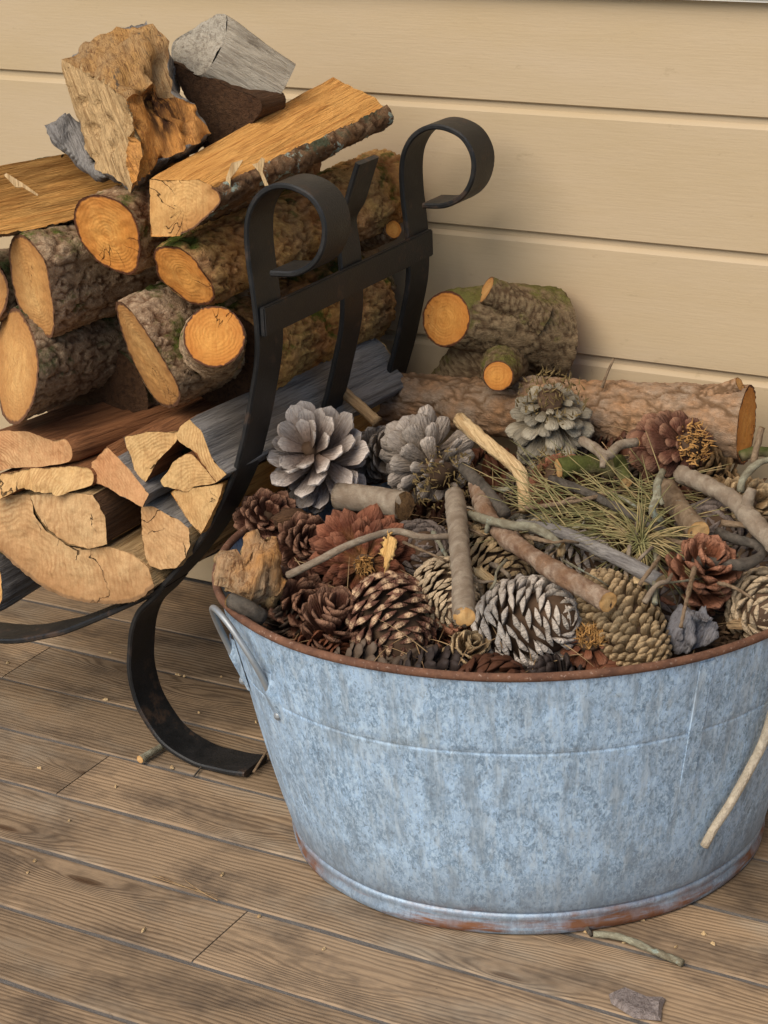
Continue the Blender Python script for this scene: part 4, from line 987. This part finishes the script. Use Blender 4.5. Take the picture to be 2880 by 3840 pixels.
def twig(label, pts, r, mat, cuts='', taper=1.0, rn=.20, seed=0, name='twig', side=None, cat='twig', group=None, endmat=None):
    P = np.array([at(*p) for p in pts]); r = r*.84; M = frame(P[0], P[-1]-P[0])
    o, C_, T = tube(name, P, r, mat, None, n=14 if r > .004 else 8, rn=r*rn, seed=seed, M=M, taper=taper)
    o.matrix_world = M; tag(o, label, cat, group)
    for e in cuts:
        k = 0 if e == 's' else -1; c = C_[k]; t = -T[0] if e == 's' else T[-1]; rr_ = r*(1 if e == 's' else taper)*.98
        Fm = M.inverted() @ frame(c+t*.0006, t); n = 18; ring = np.array([(rr_*math.cos(a), rr_*math.sin(a)) for a in np.linspace(0, 2*np.pi, n, endpoint=False)])
        Q, Tr, rim = cap_mesh(ring, np.ones(n), rr_*.3); W = np.column_stack([Q, .12*rr_*fbm(np.column_stack([Q/rr_*2, Q[:, 0]*0]), seed+3, 3)])
        d = mesh_obj('cut_end', W, Tr, endmat or ME_CONE, o, attrs={'rim': rim*.95}); d.matrix_basis = Fm
    for (q0, q1, r1) in (side or []):
        A, B = at(*q0), at(*q1); so, _, _ = tube('side_shoot', np.array([A, (A+B)/2+np.array([0, 0, .002]), B]), r1, mat, o, n=8, rn=r1*.15, seed=seed+9, M=M, taper=.7)
    return o
twig('pale snapped branch with splintered top leaning on the heap', [(992, 906, .352), (1040, 948, .343), (1085, 985, .335), (1118, 1015, .328), (1131, 1050, .318), (1136, 1105, .300)], .0085, PALE, 's', .85, seed=1, endmat=PALE)
twig('short barkless stick pointing at the rack behind the silver cone', [(712, 824, .355), (760, 862, .345), (815, 912, .33)], .0062, TAN_STK, 's', 1.1, seed=2, endmat=PALE)
twig('stubby smooth grey branch with a rotten brown broken end', [(730, 1072, .292), (800, 1078, .295), (872, 1092, .298)], .0155, TWIG_GREY, 'e', 1.05, .06, seed=3, endmat=split_mat('rotten_end', (.22, .12, .05), (.36, .21, .09), (.06, .03, .015)))
twig('straight grey stick with pale cut end lying over the buff cone', [(982, 1070, .318), (990, 1150, .315), (997, 1240, .312), (1003, 1332, .305)], .0105, TWIG_GREY, 'e', 1.05, .12, seed=4)
twig('thin curved grey twig crossing the red brown cone', [(622, 1243, .292), (690, 1210, .310), (760, 1175, .322), (850, 1148, .322), (910, 1160, .318), (985, 1158, .312)], .0042, TWIG_GREY, '', .8, .08, seed=5)
twig('stick with flaking bark and cut end pointing to the ochre cone', [(1030, 1050, .312), (1055, 1120, .312), (1100, 1165, .311), (1160, 1208, .312), (1230, 1252, .314), (1312, 1300, .312)], .0105, TWIG_PEEL, 'e', 1.0, .22, seed=6)
twig('smooth grey driftwood stick with splintered orange end', [(1120, 1135, .300), (1210, 1150, .305), (1300, 1190, .308), (1370, 1225, .308), (1425, 1256, .304)], .0072, MS_GREY, 'e', 1.1, .1, seed=7, endmat=PALE)
twig('lichen crusted twig with a tiny orange cut beside the needles', [(1015, 1112, .312), (1060, 1125, .322), (1110, 1135, .324), (1160, 1142, .322), (1212, 1178, .312)], .0052, TWIG_LICH, 'e', .9, .2, seed=8, side=[((1060, 1125, .322), (1050, 1150, .31), .003)])
twig('thick brown branch with lichen patches and round cut end over the needles', [(1440, 1055, .318), (1458, 1085, .318), (1480, 1115, .318), (1508, 1148, .316)], .0120, bark_mat('twig_brown_lichen', (.22, .165, .115), (.15, .11, .075), (.08, .05, .03), lichen=.35, scale=2), 'e', 1.0, .16, seed=9)
twig('long grey forked branch reaching out to the right rim', [(1470, 1025, .322), (1540, 1055, .325), (1590, 1085, .326), (1630, 1130, .322), (1680, 1180, .314)], .0100, TWIG_GREY, '', 1.05, .2, seed=10, side=[((1612, 1098, .328), (1625, 1055, .345), .006)])
twig('pale lichen twig bent twice in front of the dark open cone', [(1432, 1018, .345), (1420, 1045, .342), (1418, 1075, .336), (1408, 1105, .328), (1430, 1125, .318)], .0046, TWIG_LICH, '', .9, .25, seed=11, side=[((1418, 1075, .336), (1432, 1090, .332), .003)])
twig('crooked grey twig with a slanted pale cut near the mossy cone', [(1258, 952, .345), (1285, 968, .345), (1310, 985, .345), (1340, 962, .346), (1376, 955, .346)], .0058, TWIG_GREY, 'e', .95, .12, seed=12, side=[((1308, 985, .345), (1302, 1010, .338), .0045)])
twig('dark hooked twig curling beside the right rim', [(1470, 1196, .300), (1530, 1215, .302), (1600, 1220, .302), (1645, 1200, .304), (1635, 1178, .306), (1590, 1165, .308), (1550, 1150, .308)], .0058, TWIG_DARK, '', .9, .2, seed=13)
twig('mossy green stub of branch with pale cut under the shaggy cone', [(1208, 1012, .325), (1250, 1003, .326), (1300, 1005, .322), (1330, 1018, .316)], .0115, TWIG_MOSS, 's', .9, .2, seed=14)
twig('thin rusty twig crossing above the needle tuft', [(1135, 1098, .312), (1210, 1088, .320), (1280, 1075, .322), (1345, 1060, .318)], .0028, TWIG_BROWN, '', .7, .2, seed=15, side=[((1210, 1088, .320), (1245, 1075, .325), .0017)])
twig('short mossy peg with bright cut end standing by the needles', [(1338, 995, .325), (1345, 1020, .326), (1352, 1042, .322)], .0075, TWIG_MOSS, 'e', .9, .15, seed=16)
twig('split pale splinter lying by the hooked twig', [(1440, 1165, .310), (1500, 1178, .312), (1555, 1188, .312)], .0030, TWIG_BROWN, '', .6, .1, seed=17)
twig('thin grey twig rising at the right end of the long log', [(1600, 1062, .325), (1608, 1030, .338), (1640, 1000, .348), (1690, 985, .352)], .0044, TWIG_LICH, '', .8, .2, seed=18)
twig('slim brown twig lying across the far right of the heap', [(1560, 1130, .315), (1620, 1135, .318), (1690, 1140, .318)], .0036, TWIG_BROWN, '', .8, .2, seed=19)
twig('dark stub with small orange cut resting on the left rim', [(500, 1297, .278), (530, 1312, .275), (565, 1335, .262)], .0088, TWIG_DARK, 's', 1.1, .1, seed=20)
twig('green mossy branch poking out past the end of the long log', [(1600, 985, .335), (1640, 975, .338), (1700, 985, .338)], .0062, TWIG_MOSS, '', 1.0, .2, seed=21)
twig('bare upright twig at the right end of the long log', [(1628, 1000, .335), (1636, 960, .352), (1645, 925, .365)], .0042, TWIG_BROWN, 'e', .9, .2, seed=22)
twig('grey twig half buried between the pale snapped branch and the stick', [(1000, 1010, .318), (1050, 1060, .318), (1090, 1110, .312)], .0070, TWIG_DARK, '', 1.0, .15, seed=23)
twig('thin dark twig slanting behind the needles', [(1190, 1035, .318), (1270, 1065, .320), (1360, 1110, .318), (1440, 1150, .310)], .0050, TWIG_DARK, '', .9, .15, seed=24)
twig('hair thin dry stem poking over the long log', [(1300, 838, .362), (1312, 805, .376), (1326, 775, .390)], .0020, TWIG_BROWN, '', .6, .1, seed=25)
rr = random.Random(77); k = 0
while k < 34:
    x, y = rr.uniform(880, 1660), rr.uniform(1010, 1300)
    if y > 1290-(x-880)*.12 and x < 1400: continue
    z = rr.uniform(.285, .318); a = rr.gauss(.2, .8); l = rr.uniform(40, 130); b_ = rr.uniform(-18, 18)
    twig('thin dry twig lying loose among the cones and needles', [(x-l*.5*math.cos(a), y-l*.5*math.sin(a), z-.006), (x+b_*.4, y+b_*.5, z+.004), (x+l*.28*math.cos(a), y+l*.25*math.sin(a), z+.003), (x+l*.5*math.cos(a)+b_*.3, y+l*.5*math.sin(a), z-.004)], rr.uniform(.0014, .0034), rr.choice([TWIG_BROWN, TWIG_GREY, TWIG_DARK, TWIG_LICH, TWIG_BROWN]), '', .6, .3, seed=200+k, group='loose twigs on the heap'); k += 1
# pale twig hanging over the right side of the tub, outside
P = [pplane(x, y, np.array([TX, TY, 0])+np.array(oval(rz(.16)+.006, math.radians(-62), .16)), np.array([.75, -.62, .18])) for x, y in ((1680, 1470), (1672, 1530), (1650, 1600), (1620, 1660), (1575, 1740), (1545, 1785), (1521, 1828))]
def hug(p):            # keep it just off the tub wall
    d = ray(*pr(p)); best = None
    for s_ in np.linspace(1.3, 2.4, 900):
        q = CAM+d*s_; v = q[:2]-np.array([TX, TY]); c, s2 = math.cos(TANG), math.sin(TANG); a, b = v[0]*c+v[1]*s2, -v[0]*s2+v[1]*c
        ov = .911+(.8675-.911)*min(max(q[2]/TH, 0), 1)
        if math.hypot(a, b/ov) < rz(min(max(q[2], 0), TH))+.0085: return q
    return p
P = np.array([hug(p) for p in P]); P[0] = P[1]+(P[1]-P[2])*1.0
o, _, _ = tube('twig', P, .0046, bark_mat('twig_white', (.40, .36, .30), (.33, .285, .23), (.20, .16, .125), scale=1.2), None, n=12, rn=.0, seed=77, M=Matrix.Translation(Vector(P[-1])), taper=.85)
o.matrix_world = Matrix.Translation(Vector(P[-1])); tag(o, 'whitish twig hanging down against the outside of the tub', 'twig')

# ---- pine needles
def needles(name, label, strands, mat):
    V, F = [], []
    for p, d, l, bend, r in strands:
        d = d/np.linalg.norm(d); w = np.cross(d, [0.3, .2, 1]); w /= np.linalg.norm(w); u = np.cross(d, w); b = len(V); K_ = 6
        for k in range(K_):
            s = k/(K_-1); c = p+d*l*s+bend*s*s; rr_ = r*(1-.75*s*s)
            for a in (0, 2.094, 4.189): V.append(c+(w*math.cos(a)+u*math.sin(a))*rr_)
        F += [tuple(b+i for i in f) for f in quads(3, K_)]
    o = mesh_obj(name, V, F, mat); tag(o, label, 'needles', kind='stuff'); return o
m = Mat('needle_green', .6, spec=.3); m.color(m.ramp(m.noise(45, detail=3), [(.30, (.09, .095, .03)), (.48, (.22, .19, .075)), (.66, (.42, .30, .14))])); NEED = m.m
m = Mat('needle_brown', .7, spec=.25); m.color(m.ramp(m.noise(60, detail=3), [(.30, (.16, .085, .04)), (.7, (.42, .28, .14))])); NEEDB = m.m
rr = random.Random(21); st = []
c0 = at(1385, 1168, .312)
for k in range(105):
    a = rr.uniform(-2.6, 2.9); d = camdir(math.cos(a)+rr.gauss(0, .2), math.sin(a)*.62+rr.gauss(0, .12), rr.uniform(-.1, .45)); l = rr.uniform(.025, .07)
    st.append((c0+d*.004+RT*rr.gauss(0, .004)+UP*rr.gauss(0, .003), d, l, np.array([0, 0, -rr.uniform(.004, .02)]), .00075))
for k in range(230):
    q = at(rr.uniform(1160, 1460), rr.uniform(1040, 1150), rr.uniform(.296, .316)); a = rr.gauss(-.35, .35)+(math.pi if rr.random() < .5 else 0)
    d = camdir(math.cos(a), math.sin(a), rr.gauss(.05, .15)); st.append((q, d, rr.uniform(.04, .09), np.array([rr.gauss(0, .006), 0, -rr.uniform(0, .01)]), .0007))
needles('pine_needles', 'tuft of green and straw coloured pine needles on the heap', st, NEED)
st = []
for k in range(420):
    r = .225*math.sqrt(rr.random()); t = rr.uniform(0, 6.283); q = np.array(oval(r, t, .2))+np.array([TX, TY, 0]); q[2] = mound(q[0], q[1])+rr.uniform(.01, .045)
    st.append((q, np.array([rr.gauss(0, 1), rr.gauss(0, 1), rr.gauss(0, .25)]), rr.uniform(.03, .07), np.array([0, 0, -.008]), .0006))
needles('dry_pine_needles', 'scattered dry brown pine needles among the cones', st, NEEDB)

# ---- rotten stump, bark pieces, leaf chip
def blob(name, label, cat, outl, z, thick, mats, seed, grain, amp=.006, cut=.0035, part='rotten_face', tilt=(0, 0), ridge=.0):
    c = np.mean(outl, 0); P0 = at(c[0], c[1], z); nrm = camdir(tilt[0], tilt[1], 1)
    ring = [pplane(x, y, P0, nrm) for x, y in outl]; n0 = len(ring)
    inner = [P0+(p-P0)*.55+nrm*(thick*.45+ridge*math.sin(i*2.1)) for i, p in enumerate(ring)]; back = [P0+(p-P0)*.8-nrm*thick for p in ring]
    V = ring+inner+back; F = [tuple(n0+i for i in range(n0))]; fm = [0]
    for i in range(n0):
        j = (i+1) % n0; F += [(i, j, n0+j, n0+i), (i, 2*n0+i, 2*n0+j, j)]; fm += [0, len(mats)-1]
    F.append(tuple(2*n0+i for i in range(n0))); fm.append(len(mats)-1)
    return chunk(name, label, cat, V, F, mats, fm, seed=seed, amp=amp, fine=amp*.32, grain=grain, part_names=[part, 'outer_side'], cut=cut)
STUMP = split_mat('stump_rot', (.46, .22, .07), (.40, .29, .18), (.15, .06, .02), stain=.28, staincol=(.075, .022, .01), sc=2.6)
blob('rotten_stump', 'crumbly orange brown rotten stump end resting on the left rim', 'wood', [(468, 1205), (480, 1195), (520, 1200), (530, 1165), (545, 1145), (590, 1150), (607, 1165), (612, 1220), (622, 1255), (610, 1290), (590, 1310), (545, 1303), (510, 1295), (487, 1280), (475, 1250)], .292, .03, [STUMP, MS_TAN], 51, camdir(.2, .9, .3), amp=.011)
blob('bark_piece', 'dark knotted bark piece behind the rotten stump', 'bark', [(585, 1120), (610, 1100), (650, 1098), (680, 1120), (678, 1155), (650, 1170), (610, 1160)], .285, .015, [MS_DARKB], 52, camdir(.9, .2, 0), amp=.006, part='bark')
blob('bark_piece', 'crumpled slate grey bark piece at the front rim', 'bark', [(1452, 1330), (1470, 1300), (1500, 1310), (1525, 1305), (1545, 1335), (1548, 1375), (1525, 1400), (1490, 1415), (1460, 1408), (1440, 1370)], .262, .012, [split_mat('slate_bark', (.20, .19, .20), (.27, .25, .245), (.09, .075, .07))], 53, camdir(.3, .8, .3), amp=.007, part='bark', ridge=.006)
blob('bark_chip', 'thin yellow orange bark chip balanced on the curved twig', 'bark', [(838, 1140), (852, 1150), (862, 1172), (858, 1200), (845, 1222), (830, 1246), (826, 1228), (828, 1205), (815, 1195), (820, 1172)], .335, .0016, [split_mat('leaf_chip', (.70, .40, .12), (.74, .47, .19), (.46, .21, .05))], 54, camdir(.2, .9, 0), amp=.0012, part='face')
blob('wood_chip', 'pale curled wood chip between the grey stick and the ochre cone', 'wood chip', [(1023, 1225), (1040, 1222), (1060, 1240), (1082, 1262), (1070, 1268), (1045, 1252), (1028, 1240)], .292, .003, [PALE], 55, camdir(.7, -.6, 0), amp=.0015, part='face')
blob('wood_chip', 'small cream wood chip beside the grey gnawed cone', 'wood chip', [(1205, 1180), (1218, 1165), (1222, 1190), (1215, 1205), (1203, 1202)], .305, .003, [PALE], 56, camdir(.2, .9, 0), amp=.001, part='face')
blob('bark_piece', 'splintered orange bark scrap by the driftwood stick end', 'bark', [(1365, 1245), (1390, 1238), (1415, 1248), (1410, 1262), (1385, 1270), (1368, 1262)], .298, .004, [PALE], 57, camdir(.9, -.2, 0), amp=.002, part='face')
blob('bark_piece', 'flat brown bark flake lying at the right rim', 'bark', [(1560, 1345), (1600, 1330), (1630, 1340), (1645, 1352), (1600, 1365), (1570, 1362)], .252, .003, [TAN_STK], 58, camdir(.9, 0, 0), amp=.003, part='face')

# ---- splinters on the firewood
def sliver(label, outl, Y, mat, seed, t=.0018):
    P = [py(x, y, Y) for x, y in outl]; n0 = len(P); V = P+[p-FW*-t for p in P]
    F = [tuple(range(n0)), tuple(range(2*n0-1, n0-1, -1))]+[(i, n0+i, n0+(i+1) % n0, (i+1) % n0) for i in range(n0)]
    O = np.mean(P, 0); o = mesh_obj('wood_splinter', np.array(V)-O, F, mat, smooth=False); o.location = Vector(O); return tag(o, label, 'splinter')
sliver('pale splinter lying on the rippled orange split log', [(8, 378), (14, 374), (50, 396), (83, 420), (80, 423), (48, 404), (40, 405), (33, 404)], 1.495, PALE, 1)
sliver('curled yellow splinter hanging from the lichen covered log', [(500, 352), (525, 345), (512, 368), (498, 385), (497, 410), (489, 410), (488, 385)], 1.50, PALE, 2)
sliver('forked pale splinter standing by the scroll of the rack', [(545, 355), (556, 352), (565, 340), (572, 343), (567, 370), (580, 400), (572, 402), (560, 372)], 1.50, PALE, 3)

# ---- litter on the floor boards
FG2 = 'wood crumbs on the floor'
rr = random.Random(9)
spots = [(17, 1433), (238, 1411), (398, 1462), (385, 1458), (228, 1512), (372, 1659), (478, 1463), (553, 1561), (150, 1773), (60, 1885), (310, 2010), (75, 1860), (620, 1585), (1268, 2012), (1310, 1930), (1322, 1938), (1350, 2035), (1540, 2040), (1460, 2045), (1520, 2018), (1340, 1955), (430, 1540), (1385, 1985), (85, 1660), (250, 1700), (560, 1980), (700, 2050), (480, 1890)]
for k, (x, y) in enumerate(spots):
    p = pz(x, y, .0005); r = rr.uniform(.0018, .0042); a = rr.uniform(0, 3.14); n0 = rr.choice([5, 6, 7]); el = rr.uniform(.35, .8)
    ring = []
    for i in range(n0):
        t = 6.283*i/n0; q = np.array([math.cos(t)*r*rr.uniform(.7, 1.2), math.sin(t)*r*el]); ring.append((q[0]*math.cos(a)-q[1]*math.sin(a), q[0]*math.sin(a)+q[1]*math.cos(a)))
    hgt = rr.uniform(.001, .0025); V = [(x_, y_, 0) for x_, y_ in ring]+[(x_*.6, y_*.6, hgt*rr.uniform(.6, 1.3)) for x_, y_ in ring]
    F = [tuple(n0+i for i in range(n0))]+[(i, (i+1) % n0, n0+(i+1) % n0, n0+i) for i in range(n0)]
    o = mesh_obj('wood_crumb', V, F, PALE, smooth=False); o.location = Vector(p); tag(o, 'tiny pale wood crumb lying on the floor boards', 'wood crumb', FG2)
twig('short grey lichened twig on the floor beside the rack foot', [(303, 1640, .006), (330, 1625, .006), (352, 1610, .006)], .0052, TWIG_LICH, 's', .8, .2, seed=31)
twig('thin bent stem leaning on the tip of the rack foot', [(548, 1668, .006), (562, 1645, .010), (578, 1620, .012)], .0018, TWIG_BROWN, '', .8, .1, seed=32)
twig('crooked greenish twig lying on the floor below the tub', [(1282, 2018, .005), (1330, 2022, .005), (1380, 2040, .005), (1430, 2062, .004), (1475, 2080, .004)], .0036, TWIG_LICH, '', 1.1, .3, seed=33)
twig('small dark twig end by the base ring of the tub', [(1266, 2003, .004), (1278, 2020, .004)], .0028, TWIG_DARK, '', .9, .2, seed=34)
twig('thin dark stem across the floor board under the foot', [(440, 1650, .003), (418, 1678, .002)], .0012, TWIG_DARK, '', .8, .1, seed=35)
st = []
for a_, b_ in (((345, 1893), (462, 1947)), ((330, 1893), (455, 1940)), ((470, 1945), (380, 1902))):
    A, B = pz(*a_, .0022), pz(*b_, .0015); st.append((A, B-A, np.linalg.norm(B-A), np.array([.004, .006, 0]), .0007))
nd = needles('dry_needle_pair', 'dry straw coloured needle bundle lying on the floor boards', st, NEEDB); del nd['kind']
p = [pz(x, y, .0015) for x, y in ((1315, 2148), (1345, 2140), (1400, 2155), (1438, 2158), (1430, 2178), (1428, 2205), (1370, 2200), (1320, 2168))]
O = np.mean(p, 0); n0 = len(p)
V = [q-O for q in p]+[(q-O)*.86+np.array([0, 0, .0035+.002*math.sin(i*2)]) for i, q in enumerate(p)]
bk = mesh_obj('bark_flake', V, [tuple(n0+i for i in range(n0))]+[(i, (i+1) % n0, n0+(i+1) % n0, n0+i) for i in range(n0)], split_mat('flake', (.26, .21, .19), (.33, .27, .24), (.13, .095, .08)), smooth=False)
bk.location = Vector(O); tag(bk, 'flat grey pink bark flake lying on the floor boards', 'bark')
